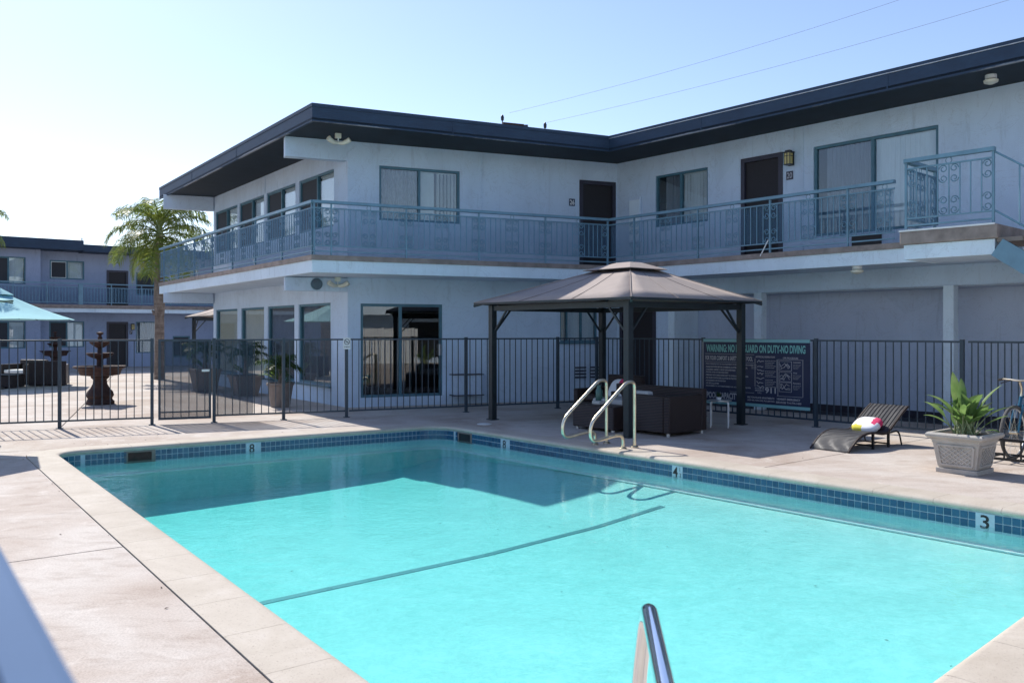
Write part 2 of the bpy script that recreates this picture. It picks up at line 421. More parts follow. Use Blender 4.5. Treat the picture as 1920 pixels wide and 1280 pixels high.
def text_mb(s, height, width=None, bold=.0):
    c = bpy.data.curves.new("t", 'FONT'); c.body = s; c.size = 1; c.offset = bold; c.resolution_u = 3; c.fill_mode = 'BOTH'
    o = bpy.data.objects.new("t", c); COL.objects.link(o)
    dg = bpy.context.evaluated_depsgraph_get(); me = bpy.data.meshes.new_from_object(o.evaluated_get(dg))
    bpy.data.objects.remove(o); bpy.data.curves.remove(c)
    vs = [v.co.copy() for v in me.vertices]; fs = [list(p.vertices) for p in me.polygons]; bpy.data.meshes.remove(me)
    x0 = min(v.x for v in vs); x1 = max(v.x for v in vs); y0 = min(v.y for v in vs); y1 = max(v.y for v in vs)
    ky = height/(y1-y0); kx = width/(x1-x0) if width else ky
    return [((v.x-x0)*kx, (v.y-y0)*ky) for v in vs], fs
def put_text(mb, s, o, d, n, s0, z0, height, width=None, t=0.0, bold=.0, down=None):
    vs, fs = text_mb(s, height, width, bold)
    mb.add([(o[0]+d[0]*(s0+x)+n[0]*t, o[1]+d[1]*(s0+x)+n[1]*t, z0+y) for (x, y) in vs], fs)

def outline_mb(stations, z0, z1):
    mb = MB(); n = len(stations)
    mb.add([(p[0], p[1], z0) for p, _ in stations]+[(p[0], p[1], z1) for p, _ in stations],
           [(i, (i+1) % n, n+(i+1) % n, n+i) for i in range(n)]); return mb

# ------------------------------------------------------------------ pool outline
FL = (-6.25, 11.63); NL = (.41, 2.52); NR = (5.25, 7.09); FR = (-1.25, 14.93)
PC = [FL, NL, NR, FR]; RAD = [.32, .3, .5, .45]
def edge_dir(i): a = PC[i]; b = PC[(i+1) % 4]; return nrm((b[0]-a[0], b[1]-a[1]))
def outward(d): return (d[1]*1.0, -d[0]*1.0)
ctr = (-.5, 9)
arcs = []
for i in range(4):
    d0 = edge_dir(i-1); d1 = edge_dir(i); n0 = outward(d0); n1 = outward(d1)
    if (PC[i][0]-ctr[0])*n0[0]+(PC[i][1]-ctr[1])*n0[1] < 0: n0 = (-n0[0], -n0[1])
    if (PC[i][0]-ctr[0])*n1[0]+(PC[i][1]-ctr[1])*n1[1] < 0: n1 = (-n1[0], -n1[1])
    r = RAD[i]
    c = inter(pt(PC[i], n0, -r), d0, pt(PC[i], n1, -r), d1)
    a0_ = ang(n0); a1_ = ang(n1); da = (a1_-a0_+PI) % (2*PI)-PI
    arcs.append([((c[0]+r*math.cos(a0_+da*k/6), c[1]+r*math.sin(a0_+da*k/6)), (math.cos(a0_+da*k/6), math.sin(a0_+da*k/6))) for k in range(7)])
OUT = [st for a in arcs for st in a]
CW = .36
WATER_Z = -.19

# ------------------------------------------------------------------ ground and deck
outer_hole = [pt(p, n, CW-.05) for p, n in OUT]
big = [(-260, -120), (260, -120), (260, 420), (-260, 420)]
tris = tessellate_polygon([[Vector((x, y, 0)) for x, y in big], [Vector((x, y, 0)) for x, y in outer_hole]])
g = MB(); g.add([(x, y, -.035) for x, y in big+outer_hole], tris)
ground = g.build('ground', 'ground', kind='structure')
def clip(poly, p, n):
    out = []
    for i in range(len(poly)):
        a = poly[i]; b = poly[(i+1) % len(poly)]
        da = (a[0]-p[0])*n[0]+(a[1]-p[1])*n[1]; db = (b[0]-p[0])*n[0]+(b[1]-p[1])*n[1]
        if da >= 0: out.append(a)
        if (da >= 0) != (db >= 0):
            t = da/(da-db); out.append((a[0]+(b[0]-a[0])*t, a[1]+(b[1]-a[1])*t))
    return out
ed = [edge_dir(i) for i in range(4)]                  # 0 left edge (FL->NL), 1 near, 2 right (NR->FR), 3 far (FR->FL)
en = []
for i in range(4):
    n = outward(ed[i])
    if (PC[i][0]-ctr[0])*n[0]+(PC[i][1]-ctr[1])*n[1] < 0: n = (-n[0], -n[1])
    en.append(n)
G = .010
bigd = [(-60, -25), (45, -25), (45, 75), (-60, 75)]
def lin(i, off): return pt(PC[i], en[i], CW+off)
deck = MB()
def slab(poly, z=0.0):
    if len(poly) < 3: return
    m = MB(); m.prism(poly, -.12, z); o = m.build('concrete_slab', 'deck', ground)
LEFT = clip(clip(clip(bigd, lin(0, G), en[0]), lin(3, G), (-en[3][0], -en[3][1])), lin(1, G), (-en[1][0], -en[1][1]))
RIGHT = clip(clip(clip(bigd, lin(2, G), en[2]), lin(3, G), (-en[3][0], -en[3][1])), lin(1, G), (-en[1][0], -en[1][1]))
FAR = clip(bigd, lin(3, -G+.002), en[3]); NEAR = clip(bigd, lin(1, -G+.002), en[1])
def cut_along(poly, p0, d, cuts):
    prev = None; res = []
    for c in cuts+[None]:
        q = poly
        if prev is not None: q = clip(q, pt(p0, d, prev+G), d)
        if c is not None: q = clip(q, pt(p0, d, c-G), (-d[0], -d[1]))
        res.append(q); prev = c
    return res
dl = ed[0]; dr = (-ed[2][0], -ed[2][1])
jl = (-2.99, 6.52); jr = (3.47, 10.67)
sl_ = (jl[0]-FL[0])*dl[0]+(jl[1]-FL[1])*dl[1]; sr_ = (jr[0]-FR[0])*dr[0]+(jr[1]-FR[1])*dr[1]
for q in cut_along(LEFT, FL, dl, [sl_, sl_+4.5]): slab(q)
for q in cut_along(RIGHT, FR, dr, [sr_, sr_+4.6]): slab(q)
slab(NEAR)
# far band split on the fence line, courtyard in a grid of bays
fd = nrm((4.51, 1.87)); fo = (-7.65, 14.43); fnn = (-fd[1], fd[0])
q = clip(FAR, pt(fo, fnn, .12), (-fnn[0], -fnn[1])); slab(q)
cy = clip(FAR, pt(fo, fnn, .12+2*G), fnn)
cuts_s = [-12, -6, 0, 6, 12]; cuts_t = [5, 10, 15, 22]
for qq in cut_along(cy, fo, fd, cuts_s):
    for q3 in cut_along(qq, fo, fnn, cuts_t): slab(q3)
# wedge pieces that fill the square corners round the coping's rounded outer corners
for i in range(4):
    C = inter(lin(i, G), ed[i], lin(i-1, G), ed[i-1])
    ar = [pt(p, n, CW+G) for p, n in arcs[i]]
    slab([C]+ar, -.001)

# ------------------------------------------------------------------ pool basin, coping, tiles, water
FLOOR_D = -.76
pool = outline_mb(OUT, -1.0, -.052)
pf = [(-7.5, 11.6), (.4, 1.2), (6.6, 7.1), (-1.2, 16.2)]
PQ = (-2, 0, .45, 1.5, 3.0, 6.0, 20)
P_SHALLOW = (-.385, -.385, -.50, -.62, -.72, -.82, -.9); P_DEEP = (-.52, -.52, -.66, -.75, -.80, -.88, -.92)
def floor_z(x, y):
    s = (x-FR[0])*dr[0]+(y-FR[1])*dr[1]
    q = max(-2, min(19.9, -((x-FR[0])*en[2][0]+(y-FR[1])*en[2][1])))          # distance in from the right wall
    i = max(j for j in range(len(PQ)) if PQ[j] <= q); f = (q-PQ[i])/(PQ[i+1]-PQ[i])
    k = max(0.0, min(1.0, (s+.5)/5.0)); k = k*k*(3-2*k)
    return (P_DEEP[i]+(P_DEEP[i+1]-P_DEEP[i])*f)*(1-k)+(P_SHALLOW[i]+(P_SHALLOW[i+1]-P_SHALLOW[i])*f)*k
fv = []; ff = []
for i in range(81):
    for j in range(81):
        a = i/80; b = j/80
        x = (pf[0][0]*(1-b)+pf[3][0]*b)*(1-a)+(pf[1][0]*(1-b)+pf[2][0]*b)*a
        y = (pf[0][1]*(1-b)+pf[3][1]*b)*(1-a)+(pf[1][1]*(1-b)+pf[2][1]*b)*a
        fv.append((x, y, floor_z(x, y)))
for i in range(80):
    for j in range(80): ff.append((i*81+j, i*81+j+1, (i+1)*81+j+1, (i+1)*81+j))
pool.add(fv, ff)
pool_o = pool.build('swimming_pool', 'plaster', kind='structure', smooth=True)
def stone(stations, gap=.004):
    prof = [(CW, -.055), (CW, .004), (.03, .006), (.008, .003), (-.012, -.006), (-.024, -.02), (-.026, -.034), (-.016, -.048), (.0, -.056)]
    mb = MB(); vs = []; fs = []; k = len(prof)
    for p, n in stations:
        for d, z in prof: vs.append((p[0]+n[0]*d, p[1]+n[1]*d, z))
    for i in range(len(stations)-1):
        for j in range(k): fs.append((i*k+j, i*k+(j+1) % k, (i+1)*k+(j+1) % k, (i+1)*k+j))
    fs += [list(range(k))[::-1], list(range((len(stations)-1)*k, len(stations)*k))]
    mb.add(vs, fs); mb.build('coping_stone', 'coping', pool_o, smooth=True)
EDGE = []
for i in range(4):
    a = arcs[i][-1][0]; b = arcs[(i+1) % 4][0][0]; L = math.hypot(b[0]-a[0], b[1]-a[1]); EDGE.append((a, ed[i], L, en[i]))
    cnt = round(L/.62)
    for k in range(cnt):
        s0 = L*k/cnt+.0015; s1 = L*(k+1)/cnt-.0015
        stone([(pt(a, ed[i], s0), en[i]), (pt(a, ed[i], s1), en[i])])
    stone(arcs[i])
# grout band and tiles (two rows) on the four walls; nearest tiles are single parts
gb = MB(); n = len(OUT)
for off, z0, z1, mt in ((-.006, -.24, -.066, 1), (-.010, -.0665, -.05, 0)):
    st = [(pt(p, nn, off), nn) for p, nn in OUT]
    gb.cur = mt; o_ = len(gb.v)
    gb.add([(p[0], p[1], z0) for p, _ in st]+[(p[0], p[1], z1) for p, _ in st], [(i, (i+1) % n, n+(i+1) % n, n+i) for i in range(n)])
gb.build('grout_band', ['mortar', 'grout'], pool_o)
TP = .0765
tm = MB(); tm.ob((0, 0), (1, 0), (0, 1), -TP/2+.0045, TP/2-.0045, -.004, .004, -TP/2+.0045, TP/2-.0045)
tile_me = tm.mesh('tile', 'tile')
markers = []   # (edge index, s centre, text)
def s_of(i, x, y): a, d, L, nn = EDGE[i]; return (x-a[0])*d[0]+(y-a[1])*d[1]
def ray_edge(i, px):
    a, d, L, nn = EDGE[i]; r = (px-960)/1600
    s = (r*a[1]-a[0])/(d[0]-r*d[1]); return s
markers = [(2, ray_edge(2, 1848), '3'), (2, ray_edge(2, 1271), '4'), (2, ray_edge(2, 947), '8'), (3, ray_edge(3, 472), '8')]
skims = [(3, ray_edge(3, 262), .42), (2, ray_edge(2, 872), .42)]
cand = []
for i in (2, 3):
    a, d, L, nn = EDGE[i]; c = int(L/TP)
    for k in range(c):
        s = (k+.5)*TP
        if any(m[0] == i and abs(m[1]-s) < .105 for m in markers): continue
        if any(m[0] == i and abs(m[1]-s) < m[2]/2 for m in skims): continue
        for row in range(2):
            p = pt(a, d, s, nn, -.008); cand.append((math.hypot(*p)+row*.001, p, -.068-TP*(row+.5), ang(d)))
for ci in (3, 0, 2):
    st = arcs[ci]
    Lr = RAD[ci]*PI/2; c = max(2, int(Lr/TP))
    for k in range(c):
        f = (k+.5)/c*(len(st)-1); j = min(int(f), len(st)-2); w_ = f-j
        p0 = st[j][0]; p1 = st[j+1][0]; nn = nrm((st[j][1][0]*(1-w_)+st[j+1][1][0]*w_, st[j][1][1]*(1-w_)+st[j+1][1][1]*w_))
        for row in range(2):
            p = pt((p0[0]*(1-w_)+p1[0]*w_, p0[1]*(1-w_)+p1[1]*w_), nn, -.012); cand.append((math.hypot(*p), p, -.068-TP*(row+.5), ang(nn)+PI/2))
cand.sort(key=lambda t: t[0])
rest = MB()
for q, (dist, p, z, a) in enumerate(cand):
    if q < 300: inst('tile', tile_me, pool_o, (p[0], p[1], z), a)
    else:
        d = (math.cos(a), math.sin(a)); nn = (-d[1], d[0])
        rest.ob(p, d, nn, -TP/2+.0045, TP/2-.0045, -.004, .004, z-TP/2+.0045, z+TP/2-.0045)
rest.build('wall_tiles', 'tile', pool_o, kind='stuff')
for (i, s, txt) in markers:
    a, d, L, nn = EDGE[i]; dd = (-d[0], -d[1]); c = pt(a, d, s, nn, -.008); inn = (-nn[0], -nn[1])
    m = MB(); m.ob(c, dd, inn, -.085, .085, -.004, .005, -.222, -.068)
    mk = m.build('depth_marker', 'grout', pool_o)
    t = MB(); put_text(t, txt, c, dd, inn, -.042 if txt != '4' else -.07, -.214, .130, .08, .008, .012)
    if txt == '4':
        put_text(t, '1', c, dd, inn, .040, -.135, .05, None, .008, .0); put_text(t, '2', c, dd, inn, .035, -.205, .05, None, .008, .0)
    t.build('numeral', 'ink_black', mk)
for (i, s, w_) in skims:
    a, d, L, nn = EDGE[i]; c = pt(a, d, s, nn, 0); inn = (-nn[0], -nn[1])
    m = MB(); m.ob(c, d, inn, -w_/2, w_/2, -.005, .012, -.235, -.205); m.ob(c, d, inn, -w_/2, w_/2, -.005, .012, -.085, -.06)
    m.ob(c, d, inn, -w_/2, -w_/2+.05, -.005, .012, -.205, -.085); m.ob(c, d, inn, w_/2-.05, w_/2, -.005, .012, -.205, -.085)
    sk = m.build('skimmer', 'pot', pool_o)
    m = MB(); m.ob(c, d, inn, -w_/2+.05, w_/2-.05, .002, .008, -.205, -.085); m.build('skimmer_mouth', 'terra' if i == 3 else 'black', sk)
# toe ledge below the tile band
st_in = [(pt(p, nn, -.055), nn) for p, nn in OUT]; st_out = [(pt(p, nn, .02), nn) for p, nn in OUT]
lm = MB()
lm.add([(p[0], p[1], -.375) for p, _ in st_in]+[(p[0], p[1], -.365) for p, _ in st_out]+[(p[0], p[1], -.39) for p, _ in st_in]+[(p[0], p[1], -.41) for p, _ in st_out],
       [(i, (i+1) % n, n+(i+1) % n, n+i) for i in range(n)]+[(i, (i+1) % n, 2*n+(i+1) % n, 2*n+i) for i in range(n)]+[(2*n+i, 2*n+(i+1) % n, 3*n+(i+1) % n, 3*n+i) for i in range(n)])
lm.build('toe_ledge', 'ledge', pool_o)
# lane line across the floor at the slope break
def fl_ray(px, py):
    k = (py-620)/1600
    best = None
    for i in range(200):
        z = -.36-.6*i/199; Y = (1.65-z)/k; X = (px-960)/1600*Y; e = abs(floor_z(X, Y)-z)
        if best is None or e < best[0]: best = (e, X, Y)
    return best[1:]
A_ = fl_ray(482, 1132); B_ = fl_ray(1245, 948)
ldir = nrm((B_[0]-A_[0], B_[1]-A_[1])); lno = (-ldir[1], ldir[0]); LL = math.hypot(B_[0]-A_[0], B_[1]-A_[1])
lt = MB(); lt.ob((0, 0), (1, 0), (0, 1), -.0745, .0745, -.045, .045, -.003, .0006); lme = lt.mesh('lane_tile', 'lane')
k = 0; s = -1.0
while s < LL-.1:
    p = pt(A_, ldir, s+.075); za, zb = floor_z(*pt(A_, ldir, s)), floor_z(*pt(A_, ldir, s+.15)); lt_ = inst('lane_tile', lme, pool_o, (p[0], p[1], (za+zb)/2+.004), ang(ldir)); lt_.rotation_euler = (0, -math.atan2(zb-za, .15), ang(ldir)); s += .15
# water body
wo = [pt(p, nn, .02) for p, nn in OUT]
m = MB(); m.prism(wo, -1.6, WATER_Z); water = m.build('water', 'water', kind='structure')
# deck drain cover
m = MB(); m.lathe([(.13, 0), (.13, .008), (.11, .012)], (-.49, 14.83+.25, 0), 18)
tag(m.build('deck_drain_cover', 'white'), 'small round white drain cover set in the shaded deck beyond the pool corner', 'drain cover')

# ------------------------------------------------------------------ main apartment building
a0 = (-3.53, 18.33); i0 = (2.565, 20.83); l0 = (-9.13, 26.1)
u = nrm((i0[0]-a0[0], i0[1]-a0[1])); w = nrm((l0[0]-a0[0], l0[1]-a0[1])); v = nrm((.645, -.765))
nA = (u[1], -u[0]); nL = (-w[1], w[0]); nB = (v[1], -v[0])
if nL[0] > 0: nL = (-nL[0], -nL[1])
if nB[0] > 0: nB = (-nB[0], -nB[1])
LA = math.hypot(i0[0]-a0[0], i0[1]-a0[1]); LW = math.hypot(l0[0]-a0[0], l0[1]-a0[1]); LB = 16.0
rA = (-3.85, 16.44); rI = (2.19, 19.25); rL = (-10.83, 26.2)
rB = pt(rI, v, LB); e0 = pt(i0, v, LB)
ROOF_Z, SOF, SL1, SL0 = 6.04, 5.72, 3.115, 2.78
bld = thing('apartment_building', 'two-storey pale blue stucco apartment building with navy roof edge wrapping the pool corner', 'building', (a0[0], a0[1], 0))
def wall(parent, o, d, n, s0, s1, z0, z1, holes, mat, depth=.16, name='wall'):
    ss = sorted(set([s0, s1]+[h[0] for h in holes]+[h[1] for h in holes])); zs = sorted(set([z0, z1]+[h[2] for h in holes]+[h[3] for h in holes]))
    mb = MB()
    P = lambda s, t, z: (o[0]+d[0]*s+n[0]*t, o[1]+d[1]*s+n[1]*t, z)
    for i in range(len(ss)-1):
        for j in range(len(zs)-1):
            a, b, c, e = ss[i], ss[i+1], zs[j], zs[j+1]
            if any(h[0] <= a+1e-6 and h[1] >= b-1e-6 and h[2] <= c+1e-6 and h[3] >= e-1e-6 for h in holes): continue
            for t in (0, -depth): mb.add([P(a, t, c), P(b, t, c), P(b, t, e), P(a, t, e)], [(0, 1, 2, 3)])
    for (a, b, c, e) in holes:
        for (x, y) in (((a, c), (b, c)), ((b, c), (b, e)), ((b, e), (a, e)), ((a, e), (a, c))):
            mb.add([P(x[0], 0, x[1]), P(y[0], 0, y[1]), P(y[0], -depth, y[1]), P(x[0], -depth, x[1])], [(0, 1, 2, 3)])
    return mb.build(name, mat, parent)
def curtain(parent, o, d, n, s0, s1, z0, z1, mat, t=-.125, fold=.09, amp=.018, name='curtain'):
    m = MB(); k = max(2, int((s1-s0)/fold)*2); vs = []
    for i in range(k+1):
        s = s0+(s1-s0)*i/k; tt = t+(amp if i % 2 else -amp)*random.uniform(.5, 1.2)
        for z in (z0, z1): vs.append((o[0]+d[0]*s+n[0]*tt, o[1]+d[1]*s+n[1]*tt, z))
    m.add(vs, [(2*i, 2*i+2, 2*i+3, 2*i+1) for i in range(k)]); return m.build(name, mat, parent)
def slats(parent, o, d, n, s0, s1, z0, z1, mat, pitch=.1, wdt=.085, turn=.5):
    m = MB(); s = s0+pitch/2
    while s < s1:
        a = turn+random.uniform(-.12, .12); dd = (d[0]*math.cos(a)+n[0]*math.sin(a), d[1]*math.cos(a)+n[1]*math.sin(a)); nn = (-dd[1], dd[0])
        c = pt(o, d, s, n, -.135); m.ob(c, dd, nn, -wdt/2, wdt/2, -.002, .002, z0, z1-.02); s += pitch
    m.ob(o, d, n, s0, s1, -.17, -.11, z1-.05, z1-.005)
    return m.build('vertical_blind', mat, parent, kind='stuff')
def window(parent, o, d, n, s0, s1, z0, z1, mulls=(), frame='frame', fw=.045, fills=(), glass='glass', sill=False):
    m = MB()
    m.ob(o, d, n, s0, s1, -.10, -.03, z0, z0+fw); m.ob(o, d, n, s0, s1, -.10, -.03, z1-fw, z1)
    m.ob(o, d, n, s0, s0+fw, -.10, -.03, z0+fw, z1-fw); m.ob(o, d, n, s1-fw, s1, -.10, -.03, z0+fw, z1-fw)
    xs = [s0+fw]
    for q in mulls: m.ob(o, d, n, q-fw/2, q+fw/2, -.105, -.025, z0+fw, z1-fw); xs += [q-fw/2, q+fw/2]
    xs.append(s1-fw)
    if sill: m.ob(o, d, n, s0-.04, s1+.04, -.03, .06, z0-.05, z0-.003)
    wobj = m.build('window', frame, parent)
    for k in range(0, len(xs), 2):
        f = fills[k//2] if k//2 < len(fills) else ('glass',)
        if 'screen' in f:
            p = MB(); p.ob(o, d, n, xs[k], xs[k+1], -.062, -.058, z0+fw, z1-fw); p.build('insect_screen', 'screen', wobj)
            p = MB(); p.ob(o, d, n, xs[k], xs[k+1], -.058, -.045, z0+fw, z0+fw+.022); p.ob(o, d, n, xs[k], xs[k+1], -.058, -.045, z1-fw-.022, z1-fw)
            p.ob(o, d, n, xs[k], xs[k]+.02, -.058, -.045, z0+fw+.022, z1-fw-.022); p.ob(o, d, n, xs[k+1]-.02, xs[k+1], -.058, -.045, z0+fw+.022, z1-fw-.022)
            p.build('screen_frame', 'alu' if 'alu' in f else 'frame', wobj)
        else:
            p = MB(); p.ob(o, d, n, xs[k], xs[k+1], -.073, -.069, z0+fw, z1-fw); p.build('pane', glass, wobj)
        for q in f:
            if q.startswith('curtain'): curtain(wobj, o, d, n, xs[k], xs[k+1], z0+.01, z1-.01, q)
            if q == 'gap_l': pass
            if q == 'blind':
                xm = xs[k]+(xs[k+1]-xs[k])*.42
                slats(wobj, o, d, n, xs[k], xm, z0+.02, z1-.02, 'blind', .085, .092, .15); slats(wobj, o, d, n, xm+.03, xs[k+1], z0+.02, z1-.02, 'blind', .085, .075, 1.05)
            if q == 'blind_shut': slats(wobj, o, d, n, xs[k], xs[k+1], z0+.02, z1-.02, 'curtain_w', .09, .095, .12)
            if q == 'half_curtain': curtain(wobj, o, d, n, xs[k]+.16, xs[k+1], z0+.01, z1-.01, 'curtain_g')
    return wobj
def door(parent, o, d, n, s0, s1, z0, z1, bars=True):
    m = MB(); fw = .09
    m.ob(o, d, n, s0, s1, -.1, .025, z1-fw, z1); m.ob(o, d, n, s0, s0+fw, -.1, .025, z0, z1-fw); m.ob(o, d, n, s1-fw, s1, -.1, .025, z0, z1-fw)
    dr_ = m.build('door', 'door_frame', parent)
    m = MB(); m.ob(o, d, n, s0+fw, s1-fw, -.07, -.03, z0+.01, z1-fw); m.build('door_screen', 'door', dr_)
    m = MB(); m.ob(o, d, n, s0+fw+.03, s0+fw+.06, -.03, .02, z0+.95, z0+1.12); m.build('handle', 'black', dr_)
    return dr_
# left wing wall (receding face), both storeys
upL = [(.71, 2.72, 3.98, 5.24), (2.96, 4.95, 3.98, 5.24), (5.15, 7.14, 3.98, 5.24), (7.32, 9.38, 3.98, 5.24)]
loL = [(.89, 2.76, .42, 2.28), (3.03, 4.87, .42, 2.28), (5.15, 7.0, .42, 2.28), (7.32, 9.33, .42, 2.28)]
wall(bld, a0, w, nL, 0, LW, 0, SOF+.02, upL+loL, 'stucco')
for k, h in enumerate(upL):
    mid = (h[0]+h[1])/2+(.0 if k else -.02)
    fills = [('glass', 'blind_shut'), ('screen', 'curtain_g')]  # closed white blinds added to give the panes the brightness of reflected sky
    window(bld, a0, w, nL, *h, mulls=(mid,), fills=fills, fw=.04)
for k, h in enumerate(loL):
    window(bld, a0, w, nL, *h, fills=[('glass', 'curtain_b')] if k > 1 else [('glass', 'curtain_g')], fw=.055, sill=True)
# front wall of the left wing
upA = [(.69, 2.54, 4.06, 5.25), (5.56, 6.54, 3.12, 5.26)]
loA = [(.28, 2.13, .20, 2.24), (5.05, 6.04, 1.39, 2.22)]
wall(bld, a0, u, nA, 0, LA, 0, SOF+.02, upA+loA, 'stucco')
window(bld, a0, u, nA, *upA[0], mulls=(1.60,), fills=[('glass', 'curtain_t'), ('glass', 'blind')], fw=.05)
door(bld, a0, u, nA, *upA[1])
sg = window(bld, a0, u, nA, *loA[0], mulls=(1.17,), fills=[('glass',), ('glass',)], fw=.06)
m = MB(); m.ob(a0, u, nA, 2.05, 2.09, -.03, .03, 1.1, 1.35); m.build('handle', 'white', sg)
window(bld, a0, u, nA, *loA[1], mulls=(5.24, 5.62), fills=[('glass', 'curtain_b'), ('glass', 'blind_shut'), ('glass', 'blind_shut')], frame='frame', fw=.035, sill=True)
# right wing, upper wall
upB = [(1.21, 2.70, 4.06, 5.25), (3.57, 4.56, 3.12, 5.28), (5.24, 7.64, 3.50, 5.27)]
wall(bld, i0, v, nB, 0, LB, 2.44, SOF+.02, upB, 'stucco')
window(bld, i0, v, nB, *upB[0], mulls=(1.93,), fills=[('glass', 'half_curtain'), ('glass', 'blind_shut')], fw=.045)
door(bld, i0, v, nB, *upB[1])
window(bld, i0, v, nB, *upB[2], mulls=(6.43,), fills=[('glass', 'half_curtain'), ('glass', 'blind_shut')], fw=.055)
# lower right: door bay, pilaster, recess with columns
loB = [(.10, 1.23, .02, 2.22)]
wall(bld, i0, v, nB, 0, 1.78, 0, 2.44, loB, 'stucco')
door(bld, i0, v, nB, *loB[0])
RD = .85
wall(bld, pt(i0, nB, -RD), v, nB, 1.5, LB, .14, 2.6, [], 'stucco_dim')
m = MB(); m.ob(i0, v, nB, 1.78, LB, -RD-.02, -RD+.03, 0, .14); m.build('wall_base', 'door_frame', bld)
m = MB(); m.ob(i0, v, nB, 1.60, 1.78, -RD, .012, 0, 2.44); m.build('pilaster', 'fascia_pale', bld)
for s in (3.88, 7.72, 11.6):
    m = MB(); m.ob(i0, v, nB, s, s+.18, -.19, .008, 0, 2.44); m.build('column', 'fascia_pale', bld, bevel=.008)
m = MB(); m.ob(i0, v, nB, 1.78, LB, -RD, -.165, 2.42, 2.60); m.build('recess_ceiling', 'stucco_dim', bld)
m = MB(); m.ob(i0, v, nB, 1.85, LB, -RD+.03, -.12, .002, .008); m.build('recess_floor', 'asphalt', bld)
# closing walls at the back and ends
def poly_wall(pts, z0, z1, mat, name):
    m = MB()
    for i in range(len(pts)-1):
        m.add([(*pts[i], z0), (*pts[i+1], z0), (*pts[i+1], z1), (*pts[i], z1)], [(0, 1, 2, 3)])
    return m.build(name, mat, bld)
bk = [l0, (.6, 30.1), (9.2, 24.4), (18.5, 12.6), e0]
poly_wall(bk, 0, SOF+.02, 'stucco', 'rear_wall')
# interior floors and partitions keep rooms dark
inn = [pt(a0, nA, -.3), pt(i0, nA, -.3), pt(e0, nB, -1.2), (18.3, 12.7), (9.1, 24.2), (.6, 29.8), pt(l0, nL, -.3)]
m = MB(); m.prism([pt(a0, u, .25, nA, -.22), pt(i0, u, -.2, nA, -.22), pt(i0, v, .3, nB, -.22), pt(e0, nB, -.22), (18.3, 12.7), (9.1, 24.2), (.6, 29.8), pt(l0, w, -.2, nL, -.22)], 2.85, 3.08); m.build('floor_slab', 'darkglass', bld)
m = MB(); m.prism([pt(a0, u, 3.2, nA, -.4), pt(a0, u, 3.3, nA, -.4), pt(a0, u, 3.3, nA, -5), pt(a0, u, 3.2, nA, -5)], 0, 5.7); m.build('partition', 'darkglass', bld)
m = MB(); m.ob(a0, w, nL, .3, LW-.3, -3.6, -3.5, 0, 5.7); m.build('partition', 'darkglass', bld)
# roof: soffit, fascia, roof top, drip edge
rb1, rb2, rb3 = (19.6, 12.2), (9.6, 25.2), (.7, 31.2)
rp = [rL, rA, rI, rB, rb1, rb2, rb3]
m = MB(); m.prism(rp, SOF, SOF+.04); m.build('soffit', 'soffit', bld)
def offs(poly_pts, dist):      # inset chain rL-rA-rI-rB to the inside
    out = []
    for i, p in enumerate(poly_pts):
        if i == 0: d = nrm((poly_pts[1][0]-p[0], poly_pts[1][1]-p[1])); nn = (d[1], -d[0]); out.append(pt(p, nn, -dist)); continue
        if i == len(poly_pts)-1: d = nrm((p[0]-poly_pts[i-1][0], p[1]-poly_pts[i-1][1])); nn = (d[1], -d[0]); out.append(pt(p, nn, -dist)); continue
        d0 = nrm((p[0]-poly_pts[i-1][0], p[1]-poly_pts[i-1][1])); d1 = nrm((poly_pts[i+1][0]-p[0], poly_pts[i+1][1]-p[1]))
        n0 = (d0[1], -d0[0]); n1 = (d1[1], -d1[0])
        out.append(inter(pt(p, n0, -dist), d0, pt(p, n1, -dist), d1))
    return out
chain = [rL, rA, rI, rB]
def strip(ch_out, ch_in, z0, z1, name, mat, parent=bld, seg=None):
    obs = []
    for i in range(len(ch_out)-1):
        m = MB(); m.prism([ch_out[i], ch_out[i+1], ch_in[i+1], ch_in[i]], z0, z1); obs.append(m.build(name, mat, parent))
    return obs
strip(chain, offs(chain, .05), SOF-.03, ROOF_Z-.07, 'fascia', 'navy')
for k_, mt_ in ((0, 'navy'), (1, 'navy'), (2, 'flash')):
    a_, b_ = offs(chain, -.014), offs(chain, .05); m = MB(); m.prism([a_[k_], a_[k_+1], b_[k_+1], b_[k_]], ROOF_Z-.069, ROOF_Z-.056); m.build('drip_edge', mt_, bld)
strip(offs(chain, -.008), offs(chain, .12), ROOF_Z-.055, ROOF_Z, 'roof_edge', 'navy')
ci = offs(chain, .11)
m = MB(); m.prism([ci[0], ci[1], ci[2], ci[3], rb1, rb2, rb3], SOF+.06, ROOF_Z-.06); m.build('roof', 'asphalt', bld)
for i, cuts in ((0, (3.6, 7.4)), (1, (2.9,)), (2, (2.55, 6.4, 10.2))):
    a_, b_ = chain[i], chain[i+1]; d_ = nrm((b_[0]-a_[0], b_[1]-a_[1])); n_ = (d_[1], -d_[0])
    for s_ in cuts:
        m = MB(); m.ob(a_, d_, n_, s_-.012, s_+.012, .001, .006, SOF-.032, ROOF_Z-.072); m.build('joint_cover', 'navy', bld)
# end beams of the left wing
for (zz0, zz1, out_, o_) in ((5.30, SOF-.002, 1.31, a0), (5.30, SOF-.002, 1.42, l0), (2.49, SL0-.002, 1.31, a0), (2.49, SL0-.002, 1.42, l0)):
    m = MB(); uu = u
    if o_ is a0: m.ob(o_, uu, nA, -out_, -.002, -.22, -.001, zz0, zz1)
    else: m.ob(o_, uu, nA, -out_, -.002, -.1, .12, zz0, zz1)
    m.build('end_beam', 'stucco', bld, bevel=.01)
